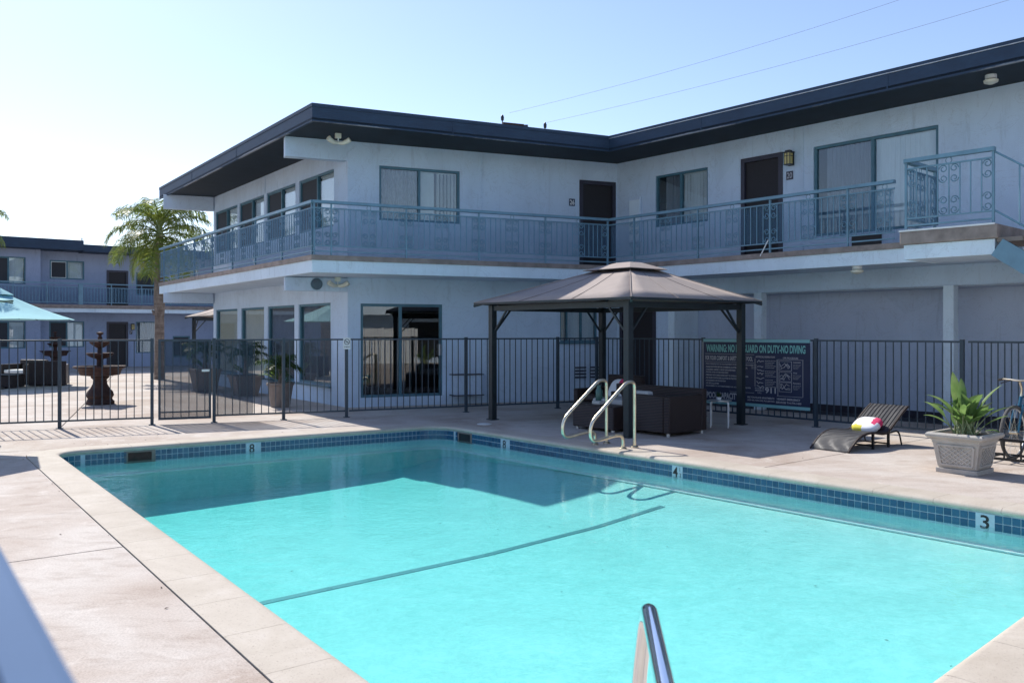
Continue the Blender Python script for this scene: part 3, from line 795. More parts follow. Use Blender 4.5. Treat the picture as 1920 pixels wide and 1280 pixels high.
# balcony slab round the two wings
bA = (-3.85, 16.44); bI = (2.19, 19.22); bLf = (-10.83, 26.2)
bB = pt(bI, v, LB)
bch = [bLf, bA, bI, bB]; bin_ = offs(bch, .06)
wl = [pt(l0, w, .25, nL, -.02), pt(a0, u, .02, nA, -.02), pt(i0, u, -.02, nA, -.02), pt(e0, nB, -.02)]
m = MB(); m.prism([bin_[0], bin_[1], bin_[2], bin_[3], wl[3], wl[2], wl[1], wl[0]], SL0+.012, SL1-.02); m.build('balcony_slab', 'stucco', bld)
strip(bch, bin_, SL0, SL1-.10, 'balcony_fascia', 'fascia_pale')
strip(offs(bch, -.025), offs(bch, .10), SL1-.098, SL1, 'balcony_edge', 'brown_edge')
m = MB(); cin = offs(bch, .09); m.prism([cin[0], cin[1], cin[2], cin[3], wl[3], wl[2], wl[1], wl[0]], SL1-.018, SL1-.006); m.build('balcony_floor', 'brown_edge', bld)
# landing and stairs on the right
lf = (5.79, 12.60); lr = (6.61, 11.69); ld = nrm((lr[0]-lf[0], lr[1]-lf[1])); ln = (ld[1], -ld[0])
if ln[0] > 0: ln = (-ln[0], -ln[1])
LLn = math.hypot(lr[0]-lf[0], lr[1]-lf[1]); LDp = 1.12
m = MB(); m.ob(lf, ld, ln, 0, LLn, -LDp, -.05, SL0-.075, SL1-.02); m.build('stair_landing', 'stucco', bld)
m = MB(); m.ob(lf, ld, ln, -.002, LLn+.002, -.048, .004, SL0-.08, SL1-.205); m.ob(lf, ld, ln, -.006, .04, -LDp+.04, -.05, SL0-.08, SL1-.205); m.build('landing_fascia', 'fascia_pale', bld)
m = MB(); m.ob(lf, ld, ln, -.05, LLn+.05, -LDp, .05, SL1-.20, SL1); m.build('landing_edge', 'brown_edge', bld, bevel=.02)
m = MB(); m.ob(lf, ld, ln, -.055, LLn+.02, .03, .06, SL1-.012, SL1+.012); m.build('landing_lip', 'white', bld)
st_ = MB()
for k in range(15):
    st_.ob(lf, ld, ln, LLn+.02+.27*k, LLn+.34+.27*k, -LDp+.1, -.02, SL1-.19*(k+1)-.06, SL1-.19*(k+1))
st_.build('stair_treads', 'pot', bld, kind='stuff')
sm = MB()
for t in (-.02, -LDp+.06):
    q0 = pt(lf, ld, LLn+.03, ln, t); q1 = pt(lf, ld, LLn+4.2, ln, t)
    sm.bar((*q0, SL1-.32), (*q1, SL1-.32-2.95), .05, .26)
sm.build('stair_stringers', 'rail', bld)

# railings
curl = MB()
def spiral(mb, cx, cz, r, flip, up):
    pts = []
    for k in range(13):
        a = k/12*2*PI*1.25; rr = r*(1-.62*k/12)
        pts.append((cx+flip*rr*math.cos(a), 0, cz+up*rr*math.sin(a)))
    mb.tube(pts, .0085, 4, False)
def scroll_mesh(up):
    mb = MB(); spiral(mb, 0, 0, .060, 1, up); return mb.mesh('scroll', 'rail')
RTOP, RSUB, RB1, RB2 = 4.175, 4.03, 3.30, 3.195
HH = RSUB-RB1; scroll_up = scroll_mesh(1); scroll_dn = scroll_mesh(-1)
pm = MB(); pm.ob((0, 0), (1, 0), (0, 1), -.0075, .0075, -.0075, .0075, 0, RSUB-RB1); picket_me = pm.mesh('picket', 'rail')
rg = MB(); rg.tube([(.042*math.cos(a), 0, .042*math.sin(a)) for a in [2*PI*k/14 for k in range(15)]], .006, 4, False); ring_me = rg.mesh('ring', 'rail')
def railing(p0, p1, posts, mids, z=0.0, s_end=None, net=True, braces=()):
    d = nrm((p1[0]-p0[0], p1[1]-p0[1])); L = math.hypot(p1[0]-p0[0], p1[1]-p0[1]); nn = (d[1], -d[0])
    m = MB()
    m.ob(p0, d, nn, 0, L, -.045, .045, RTOP-.055+z, RTOP+z)
    m.ob(p0, d, nn, 0, L, -.012, .012, RSUB-.012+z, RSUB+.012+z)
    m.ob(p0, d, nn, 0, L, -.010, .010, RB1-.014+z, RB1+.008+z); m.ob(p0, d, nn, 0, L, -.012, .012, RB2-.014+z, RB2+.01+z)
    for s in posts: m.ob(p0, d, nn, s-.016, s+.016, -.017, .017, SL1-.01+z, RTOP-.05+z)
    r = m.build('railing', 'rail', bld); a = ang(d)
    for s in mids: inst('ring', ring_me, r, (*pt(p0, d, s), (RTOP+RSUB)/2-.025+z), a)
    key = sorted(list(posts)+list(mids))
    for s in key:
        for sg_ in (-1, 1):
            ss = s+sg_*.075
            if .03 < ss < L-.03:
                for (zz, mm) in ((HH-.07, scroll_up), (HH-.21, scroll_dn), (.21, scroll_up), (.07, scroll_dn)):
                    inst('scroll', mm, r, (*pt(p0, d, ss), RB1+z+zz), a+(PI if sg_ < 0 else 0))
    s = .0
    pk = set()
    for kk, s in enumerate(key):
        nx = key[kk+1] if kk+1 < len(key) else L
        span = nx-s; c = max(1, round((span-.30)/.125))
        pk.add(round(s+.002, 3)) if s in mids else None
        for j in range(c+1):
            x = s+.15+(span-.30)*j/c if span > .4 else s+span/2
            if .02 < x < L-.02: pk.add(round(x, 3))
    for x in sorted(pk): inst('picket', picket_me, r, (*pt(p0, d, x), RB1+z), a)
    if net:
        m = MB(); m.ob(p0, d, nn, .02, L-.02, -.022, -.021, RB1+z, RSUB+z); m.build('mesh_screen', 'net', r)
    for s in braces:
        m = MB(); q0 = pt(p0, d, s, nn, .03); q1 = pt(p0, d, s-.16, nn, .05); m.bar((*q0, RB1+.06), (*q1, SL1-.05), .016, .016); m.build('brace', 'white', r)
    return r
LAr = math.hypot(bI[0]-bA[0], bI[1]-bA[1]); LLr = math.hypot(bLf[0]-bA[0], bLf[1]-bA[1])
rbA = offs(bch, .03)
railing(rbA[1], rbA[2], [.02, .35, 1.87, 3.46, 5.03, LAr-.05], [1.10, 2.64, 4.23, 5.85])
railing(rbA[1], rbA[0], [.06]+[1.64*k+1.66 for k in range(7)], [.84+1.64*k for k in range(7)], braces=(3.6, 8.2, 11.0))
railing(rbA[2], pt(rbA[2], v, 6.52), [.74, 2.46, 4.14, 5.69], [1.62, 3.29, 4.93, 6.35], braces=(4.12,))
railing(pt(lf, ln, -.02), pt(lr, ln, -.02), [.02, LLn-.02], [.62], net=False)
railing(pt(lf, ld, .02, ln, -LDp+.05), pt(lf, ld, .02, ln, -.03), [.02], [.55], net=True)
m = MB()
for (za, off) in ((RTOP-.07, 0), (RB1, 0)):
    q0 = pt(lr, ln, -.03); q1 = pt(lr, ld, 4.2, ln, -.03); m.tube([(*q0, za), (*q1, za-2.95)], .016, 6)
for k in range(6):
    q = pt(lr, ld, .3+.7*k, ln, -.03); dz = (.3+.7*k)*2.95/4.2; m.tube([(*q, RB1-.02-dz), (*q, RTOP-.07-dz)], .011, 5)
m.build('stair_handrail', 'rail', bld)
# thin joints and conduits on the upper walls
for (o_, d_, n_, s_, z0_, z1_) in ((a0, u, nA, 3.06, 3.12, SOF-.02), (i0, v, nB, 5.02, 3.12, SOF-.02), (a0, w, nL, 5.06, 5.26, SOF-.02)):
    m = MB(); m.ob(o_, d_, n_, s_-.014, s_+.014, .0005, .016, z0_, z1_); m.build('conduit', 'stucco', bld)
m = MB(); m.ob(i0, v, nB, .42, .80, .001, .05, 3.75, 4.82); ep = m.build('meter_cabinet', 'stucco', bld, bevel=.008)
m = MB(); m.ob(i0, v, nB, .45, .77, .05, .062, 3.80, 4.76); m.build('cabinet_door', 'fascia_pale', ep)
m = MB(); m.ob(a0, u, nA, 2.32, 2.99, .001, .26, .22, .66); bx = m.build('utility_box', 'stucco', bld)
m = MB(); m.ob(a0, u, nA, 2.29, 3.02, .001, .29, .66, .68); m.ob(a0, u, nA, 2.29, 3.02, .001, .29, .20, .219); m.build('lid', 'door_frame', bx)
for (s0, s1) in ((5.44, 5.73), (5.86, 6.10)):
    m = MB()
    for k in range(4): m.ob(a0, u, nA, s0, s1, .002, .03, .52+.078*k, .555+.078*k)
    m.build('louvre_vent', 'door_frame', bld)
for sx in (4.0, 7.0, 9.6):
    m = MB(); m.ob(a0, w, nL, sx, sx+.42, .001, .04, 3.22, 3.42); m.build('wall_vent', 'black', bld)
m = MB(); m.ob(i0, v, nB, 6.05, 6.62, .001, .03, 3.14, 3.46); m.build('wall_vent', 'black', bld)

# ------------------------------------------------------------------ fixtures on the building
def floodlight(c, n, d, label, s=1.0):
    t = thing('floodlight', label, 'floodlight', c, 'twin floodlights on the building')
    o_ = (c[0], c[1]); z = c[2]
    m = MB(); m.ob(o_, d, n, -.06*s, .06*s, -.03, .05, -.04*s+z, .06*s+z); m.build('mount', 'cream', t, bevel=.006)
    m = MB(); p = pt(o_, n, .03); m.tube([(*p, z-.04*s), (*p, z-.13*s)], .014*s, 6); m.build('stem', 'white', t)
    for sg_ in (-1, 1):
        m = MB()
        pts = [(*pt(p, d, sg_*x*s, n, y*s), z-.13*s+zz*s) for x, y, zz in ((.01, 0, -.01), (.09, .03, -.01), (.17, .07, .025), (.22, .10, .06))]
        m.tube(pts, [.03*s, .042*s, .052*s, .055*s], 10); m.build('lamp_head', 'cream', t, smooth=True)
    return t
floodlight((*pt(a0, u, -.35, nA, .75), SOF-.09), nA, u, 'cream twin floodlight under the dark roof soffit at the building corner')
floodlight((*pt(a0, u, -.22, nA, .02), 2.74), nA, u, 'cream twin floodlight low on the wall beam beside the round speaker', .95)
m = MB(); c = pt(a0, u, -.66, nA, .0); ax = nA
sp = thing('wall_speaker', 'round grey grilled speaker mounted on the beam under the balcony corner', 'speaker', (c[0], c[1], 2.64))
def disc(mb, c, n, r, t0, t1, z, k=20):
    d = (-n[1], n[0]); vs = []
    for t, rr in ((t0, r), (t1, r*.93)):
        for i in range(k):
            a = 2*PI*i/k; vs.append((c[0]+d[0]*rr*math.cos(a)+n[0]*t, c[1]+d[1]*rr*math.cos(a)+n[1]*t, z+rr*math.sin(a)))
    mb.add(vs, [list(range(k))[::-1], list(range(k, 2*k))]+[(i, (i+1) % k, k+(i+1) % k, k+i) for i in range(k)])
m = MB(); disc(m, c, nA, .125, 0.002, .05, 2.64); m.build('rim', 'frame', sp, smooth=True)
m = MB(); disc(m, c, nA, .115, .05, .06, 2.64); m.build('grille', 'door_frame', sp)
m = MB()
for k in range(-4, 5):
    hw = math.sqrt(max(0, .11**2-(k*.024)**2)); m.ob(c, u, nA, -hw, hw, .061, .064, 2.64+k*.024-.004, 2.64+k*.024+.004)
m.build('grille_slats', 'rail', sp, kind='stuff')
def wall_lamp(o, d, n, s, z, label):
    c = pt(o, d, s, n, 0); t = thing('wall_lamp', label, 'wall lamp', (*c, z), 'lantern wall lamps')
    m = MB(); m.ob(c, d, n, -.06, .06, .001, .03, z-.14, z+.14); m.ob(c, d, n, -.085, .085, .03, .19, z+.10, z+.125); m.ob(c, d, n, -.05, .05, .06, .16, z+.125, z+.155)
    m.ob(c, d, n, -.075, .075, .04, .18, z-.135, z-.12)
    for a in (-.07, -.004, .062): 
        for b in (.045, .17): m.ob(c, d, n, a, a+.01, b, b+.01, z-.12, z+.10)
    m.ob(c, d, n, -.072, .072, .045, .178, z+.035, z+.045)
    m.build('lantern_cage', 'black', t)
    m = MB(); m.ob(c, d, n, -.06, .058, .056, .168, z-.118, z+.098); m.build('lamp_glass', 'lamp_glass', t); return t
wall_lamp(i0, v, nB, 4.76, 5.11, 'black lantern with amber glass beside the upper right door numbered 20')
def plaque(o, d, n, s, z, txt, label, mat, w_=.15):
    c = pt(o, d, s, n, 0); t = thing('number_plaque', label, 'number sign', (*c, z), 'door number plaques')
    m = MB(); m.ob(c, d, n, -w_/2, w_/2, .001, .012, z-.085, z+.085); m.build('plate', mat, t)
    m = MB(); put_text(m, txt, c, d, n, -w_*.40, z-.06, .12, w_*.8, .0145, .02); m.build('numerals', 'white' if mat != 'door_frame' else 'ink_grey', t)
plaque(a0, u, nA, 5.36, 4.71, '26', 'dark plaque with white number 26 beside the corner balcony door', 'sign_navy')
plaque(i0, v, nB, 4.72, 4.78, '20', 'dark plaque with grey number 20 below the lantern', 'door_frame')
def ceiling_light(c, z, label):
    t = thing('ceiling_light', label, 'ceiling light', (*c, z), 'round soffit lights')
    m = MB(); m.lathe([(.085, 0), (.085, -.06), (.06, -.065)], (*c, z), 16); m.build('base', 'white', t, smooth=True)
    m = MB(); m.lathe([(.06, -.066), (.11, -.085), (.10, -.12), (.04, -.145), (.005, -.15)], (*c, z), 16); m.build('shade', 'cream', t, smooth=True)
def px_at(px, py, z): Y = 1600*(1.65-z)/(py-620); return ((px-960)/1600*Y, Y)
ceiling_light(px_at(1858, 141, SOF), SOF, 'round white light under the dark roof soffit at upper right')
ceiling_light(px_at(1607, 499, SL0), SL0+.01, 'round white light under the balcony left of the stair landing')
# notice on the recess wall and no smoking sign on the fence post
c0 = pt(i0, v, 2.35, nB, -RD)
t = thing('wall_notice', 'white notice with red panel on the recess wall behind the gazebo', 'notice', (*c0, 1.7))
m = MB(); m.ob(c0, v, nB, -.12, .12, .002, .012, 1.50, 1.95); m.build('plate', 'fascia_pale', t)
m = MB(); m.ob(c0, v, nB, -.09, .09, .014, .016, 1.72, 1.90); m.build('red_panel', 'ink_red', t)
m = MB(); put_text(m, 'NO', c0, v, nB, -.07, 1.56, .09, .14, .014, .02); m.build('lettering', 'ink_black', t)
m = MB(); m.ob(pt(i0, nB, -RD), v, nB, 2.1, 2.9, .002, .03, .0, 2.02); hd = m.build('cabinet_door', 'stucco_dim', bld)
m = MB(); m.ob(pt(i0, nB, -RD), v, nB, 2.2, 2.5, .03, .05, .98, 1.0); m.build('handle', 'door_frame', hd)

# ------------------------------------------------------------------ roof furniture and wires
rv = thing('roof_conduit_box', 'rusty low conduit box on the flat roof edge', 'conduit box', (*px_at(965, 233, 6.1), 6.04))
o_ = rv.location
m = MB(); m.ob((o_.x, o_.y), u, nA, -.28, .2, -.04, .04, 5.98, 6.11); m.build('box', 'terra', rv)
for (x, lab) in ((942, 'left dark weatherhead knob standing on the roof edge'), (1022, 'right dark weatherhead knob standing on the roof edge')):
    Y = 19.1; X = (x-960)/1600*Y; zt = 1.65+(620-(216 if x < 1000 else 230))/1600*Y
    m = MB(); m.lathe([(.012, 0), (.012, zt-6.0-.13), (.032, zt-6.0-.12), (.038, zt-6.0-.05), (.02, zt-6.0), (.004, zt-6.0+.01)], (X, Y, 6.0), 10)
    tag(m.build('weatherhead', 'black', smooth=True), lab, 'weatherhead', 'weatherheads on the roof')
Y = 19.2; m = MB(); m.box((985-960)/1600*Y-.06, (985-960)/1600*Y+.06, Y-.06, Y+.06, 6.0, 6.27)
tag(m.build('roof_vent', 'door_frame', bevel=.01), 'small square grey vent between the two weatherheads on the roof', 'roof vent')
def wire(p, q, sag, label):
    p = Vector(p); q = Vector(q); pts = []
    for k in range(25):
        t = k/24; x = p.lerp(q, t); x.z -= sag*4*t*(1-t); pts.append(x)
    m = MB(); m.tube(pts, .0032, 4); tag(m.build('power_line', 'flash'), label, 'wire', 'overhead power lines')
def at(px, py, Y): return ((px-960)/1600*Y, Y, 1.65+(620-py)/1600*Y)
wire(at(955, 212, 19.1), at(1760, -25, 17.0), .12, 'upper thin overhead wire crossing the sky')
wire(at(1025, 230, 19.1), at(1990, -30, 16.0), .12, 'lower thin overhead wire crossing the sky')

# ------------------------------------------------------------------ pool fence
FH = 1.5
fpm = MB(); fpm.ob((0, 0), (1, 0), (0, 1), -.0075, .0075, -.0075, .0075, 0, FH-.13); fpick_me = fpm.mesh('picket', 'fence')
def fence(name, label, p0, p1, posts, pitch=.125, group='fence runs round the pool', cat='fence', z0=.11, post_w=.055, skip=()):
    d = nrm((p1[0]-p0[0], p1[1]-p0[1])); L = math.hypot(p1[0]-p0[0], p1[1]-p0[1]); nn = (d[1], -d[0]); a = ang(d)
    t = thing(name, label, cat, (*p0, 0), group)
    m = MB(); m.ob(p0, d, nn, 0, L, -.02, .02, FH-.03, FH); m.build('top_rail', 'fence', t, bevel=.004)
    m = MB(); m.ob(p0, d, nn, 0, L, -.015, .015, z0, z0+.03); m.build('bottom_rail', 'fence', t)
    for s in posts:
        m = MB(); m.ob(p0, d, nn, s-post_w/2, s+post_w/2, -post_w/2, post_w/2, 0, FH+.02); m.ob(p0, d, nn, s-.055, s+.055, -.055, .055, 0, .012)
        m.build('post', 'fence', t)
    c = int(L/pitch)
    for k in range(c):
        s = (k+.5)*L/c
        if any(abs(s-q) < .045 for q in posts): continue
        inst('picket', fpick_me, t, (*pt(p0, d, s), z0+.02), a)
    return t
P_ = lambda s: pt(fo, fd, s)
fence('pool_fence', 'blue grey metal fence in front of the stone fountain, left of the gate', P_(-4.6), P_(1.47), [.0+4.6, 6.07-.03, 2.3])
f2 = fence('pool_fence', 'blue grey metal fence between the gate and the building corner', P_(2.47), P_(4.88), [.0, 1.22, 2.39])
m = MB(); m.ob(P_(2.50), fd, fnn, .0, .65, .018, .019, .14, FH-.03); m.build('mesh_screen', 'net_dark', f2)
kx = (1.87, 18.6); s3 = P_(4.88); d3 = nrm((kx[0]-s3[0], kx[1]-s3[1])); L3 = math.hypot(kx[0]-s3[0], kx[1]-s3[1])
fence('pool_fence', 'blue grey metal fence behind the gazebo along the left wing wall', pt(s3, d3, .03), kx, [2.43-.03, 4.5, L3-.06])
fence('pool_fence', 'blue grey metal fence behind the warning sign and the lounge chair', kx, pt(kx, v, 7.61), [2.82, 5.19, 7.58])
fence('pool_fence', 'closely barred metal fence behind the bicycle at far right', pt(kx, v, 7.67), pt(kx, v, 11.2), [1.75, 3.5], pitch=.09)
# gate
gp0 = P_(1.52); gt = thing('pool_gate', 'blue grey metal gate with mesh screen between two thick posts', 'gate', (*gp0, 0))
m = MB(); GL = .90
m.ob(gp0, fd, fnn, 0.02, GL, -.02, .02, FH-.04, FH); m.ob(gp0, fd, fnn, .02, GL, -.02, .02, .08, .12)
m.ob(gp0, fd, fnn, .02, .06, -.02, .02, .12, FH-.04); m.ob(gp0, fd, fnn, GL-.04, GL, -.02, .02, .12, FH-.04)
m.ob(gp0, fd, fnn, .06, GL-.04, -.012, .012, .20, .225)
m.build('gate_frame', 'fence', gt)
for k in range(6): inst('picket', fpick_me, gt, (*pt(gp0, fd, .06+(GL-.1)*(k+.5)/6), .11), ang(fd))
m = MB(); m.ob(gp0, fd, fnn, .05, GL-.03, .021, .022, .12, FH-.04); m.build('mesh_screen', 'net_dark', gt)
m = MB(); m.ob(gp0, fd, fnn, GL-.16, GL-.03, -.05, -.03, .92, .96); m.build('latch', 'alu', gt)
# no smoking sign
cs = pt(fo, fd, 4.86, fnn, -.04); t = thing('no_smoking_sign', 'small white no smoking sign on the fence post at the building corner', 'sign', (*cs, 1.4))
nf = (-fnn[0], -fnn[1])
m = MB(); m.ob(cs, fd, nf, -.07, .07, 0, .006, 1.30, 1.52); m.build('plate', 'white', t)
m = MB()
k = 20
for r0, r1 in ((.055, .044),):
    vs = []
    for i in range(k):
        a = 2*PI*i/k
        for r in (r0, r1): vs.append((cs[0]+fd[0]*r*math.cos(a)+nf[0]*.008, cs[1]+fd[1]*r*math.cos(a)+nf[1]*.008, 1.44+r*math.sin(a)))
    m.add(vs, [(2*i, 2*((i+1) % k), 2*((i+1) % k)+1, 2*i+1) for i in range(k)])
q = lambda x, z: (cs[0]+fd[0]*x+nf[0]*.0085, cs[1]+fd[1]*x+nf[1]*.0085, z)
m.add([q(-.036, 1.470), q(-.030, 1.476), q(.036, 1.410), q(.030, 1.404)], [(0, 1, 2, 3)])
m.add([q(-.03, 1.434), q(.03, 1.434), q(.03, 1.446), q(-.03, 1.446)], [(0, 1, 2, 3)]); m.build('symbol', 'ink_black', t)
m = MB(); put_text(m, 'NO SMOKING', cs, fd, nf, -.055, 1.335, .02, .11, .008, .02); m.build('lettering', 'ink_black', t)

# pool warning sign on the fence
so_ = pt(kx, v, 2.86, nB, .05); SW = 2.24; SZ0, SZ1 = .33, 1.44
t = thing('warning_sign', 'large navy pool warning sign with teal border strips hung on the fence', 'sign', (*so_, SZ0))
m = MB(); m.ob(so_, v, nB, 0, SW, -.012, 0, SZ0, SZ1); m.build('board', 'sign_navy', t)
m = MB(); m.ob(so_, v, nB, 0, SW, -.014, .006, SZ1, SZ1+.055); m.build('border_strip', 'sign_teal', t)
m = MB(); m.ob(so_, v, nB, 0, SW, -.014, .006, SZ0-.055, SZ0); m.build('border_strip', 'sign_teal', t)
m = MB(); m.ob(so_, v, nB, -.018, 0, -.014, .004, SZ0, SZ1); m.build('frame_edge', 'ink_grey', t)
tt = .004
m = MB(); put_text(m, 'WARNING: NO LIFEGUARD ON DUTY-NO DIVING', so_, v, nB, .07, SZ1-.19, .145, SW-.15, tt, .035); m.build('lettering', 'ink_teal', t)
m = MB()
put_text(m, 'FOR YOUR COMFORT & SAFETY AT THE POOL', so_, v, nB, .05, SZ1-.345, .085, 1.05, tt, .03)
rules = ['POOL IS RESERVED FOR THE SOLE ENJOYMENT OF RESIDENTS AND THEIR GUESTS', 'PLEASE SHOWER BEFORE SWIMMING & AFTER USING SUN OIL', 'CHILDREN UNDER 14 MUST BE SUPERVISED',
         'PROPER SWIM ATTIRE REQUIRED', 'PERSONS WITH INFECTIONS NOT TO SWIM IN THE POOL AREA', 'NO GLASS CONTAINERS ALLOWED IN THE POOL AREA', 'NO RUNNING OR ROUGH PLAY', 'NO PETS ALLOWED', 'MANAGEMENT IS NOT RESPONSIBLE FOR ACCIDENTS OR INJURIES']
z = SZ1-.435
for r_ in rules:
    put_text(m, '. '+r_, so_, v, nB, .05, z, .030, min(1.05, .0175*len(r_)+.05), tt, .03); z -= .052
put_text(m, 'POOL CAPACITY: 33', so_, v, nB, .08, SZ0+.045, .12, .85, tt, .035)
put_text(m, 'ARTIFICIAL RESPIRATION', so_, v, nB, 1.16, SZ1-.275, .030, .40, tt, .03)
put_text(m, 'CPR PROCEDURE', so_, v, nB, 1.72, SZ1-.285, .030, .30, tt, .03)
put_text(m, '911', so_, v, nB, 1.36, SZ0+.20, .105, .22, tt, .03)
put_text(m, 'IN CASE OF', so_, v, nB, 1.15, SZ0+.27, .024, .19, tt, .02); put_text(m, 'EMERGENCY', so_, v, nB, 1.15, SZ0+.23, .024, .19, tt, .02); put_text(m, 'CALL', so_, v, nB, 1.20, SZ0+.19, .024, .09, tt, .02)
put_text(m, 'MILTON PLACE APARTMENTS', so_, v, nB, .99, SZ0+.095, .034, .56, tt, .03); put_text(m, '2350 MILTON AVE, FULLERTON', so_, v, nB, .99, SZ0+.040, .034, .56, tt, .03)
put_text(m, 'NEAREST EMERGENCY', so_, v, nB, 1.60, SZ0+.095, .036, .46, tt, .03); put_text(m, 'SERVICES 714-774-1450', so_, v, nB, 1.58, SZ0+.035, .036, .50, tt, .03)
for (nm, z) in (('Compression', SZ1-.36), ('Airway', SZ1-.545), ('Recovery', SZ1-.725)):
    put_text(m, nm, so_, v, nB, 1.92, z, .032, .15 if nm != 'Airway' else .08, tt, .03)
    for k in range(4): put_text(m, 'hands on chest and press' if k < 3 else 'repeat', so_, v, nB, 1.92, z-.030-.022*k, .014, .16-.02*k, tt, .02)
for k in range(16):
    if k in (5, 10): continue
    put_text(m, 'tilt head back and breathe', so_, v, nB, 1.36, SZ1-.335-.031*k, .016, .22-.03*(k % 3), tt, .02)
for k in range(3): put_text(m, 'mouth to mouth', so_, v, nB, 1.07, SZ1-.42-.03*k, .018, .11, tt, .02)
def hline(s0, s1, z, h=.006): m.ob(so_, v, nB, s0, s1, .001, tt, z-h/2, z+h/2)
def vline(s, z0, z1, h=.007): m.ob(so_, v, nB, s-h/2, s+h/2, .001, tt+.0004, z0, z1)
hline(.04, 1.13, SZ1-.225); hline(.04, 1.13, SZ1-.375); hline(.6, 1.13, SZ0+.19)
hline(1.62, 2.12, SZ1-.30); hline(1.60, 2.10, SZ0+.165); vline(1.62, SZ0+.165, SZ1-.30); vline(2.11, SZ0+.165, SZ1-.30)
vline(1.60, SZ0+.3, SZ1-.3); vline(1.15, SZ0+.31, SZ1-.29, .008)
for z in (SZ1-.33, SZ1-.52, SZ1-.70):
    hline(1.645, 1.89, z); hline(1.645, 1.89, z-.165); vline(1.645, z-.165, z); vline(1.89, z-.165, z)
    for rep in range(3):
        pts = [(1.665+.04*i+random.uniform(-.015, .015), z-.02-.125*random.random()) for i in range(6)]
        for i in range(5):
            A = pt(so_, v, pts[i][0], nB, tt); B = pt(so_, v, pts[i+1][0], nB, tt); m.bar((*A, pts[i][1]), (*B, pts[i+1][1]), .005, .007)
for rep in range(7):
    z = SZ1-.37-.075*rep
    pts = [(1.19+.035*i+random.uniform(-.012, .012), z+.05*random.random()) for i in range(5)]
    for i in range(4):
        A = pt(so_, v, pts[i][0], nB, tt); B = pt(so_, v, pts[i+1][0], nB, tt); m.bar((*A, pts[i][1]), (*B, pts[i+1][1]), .006, .010)
m.build('lettering', 'ink_grey', t)

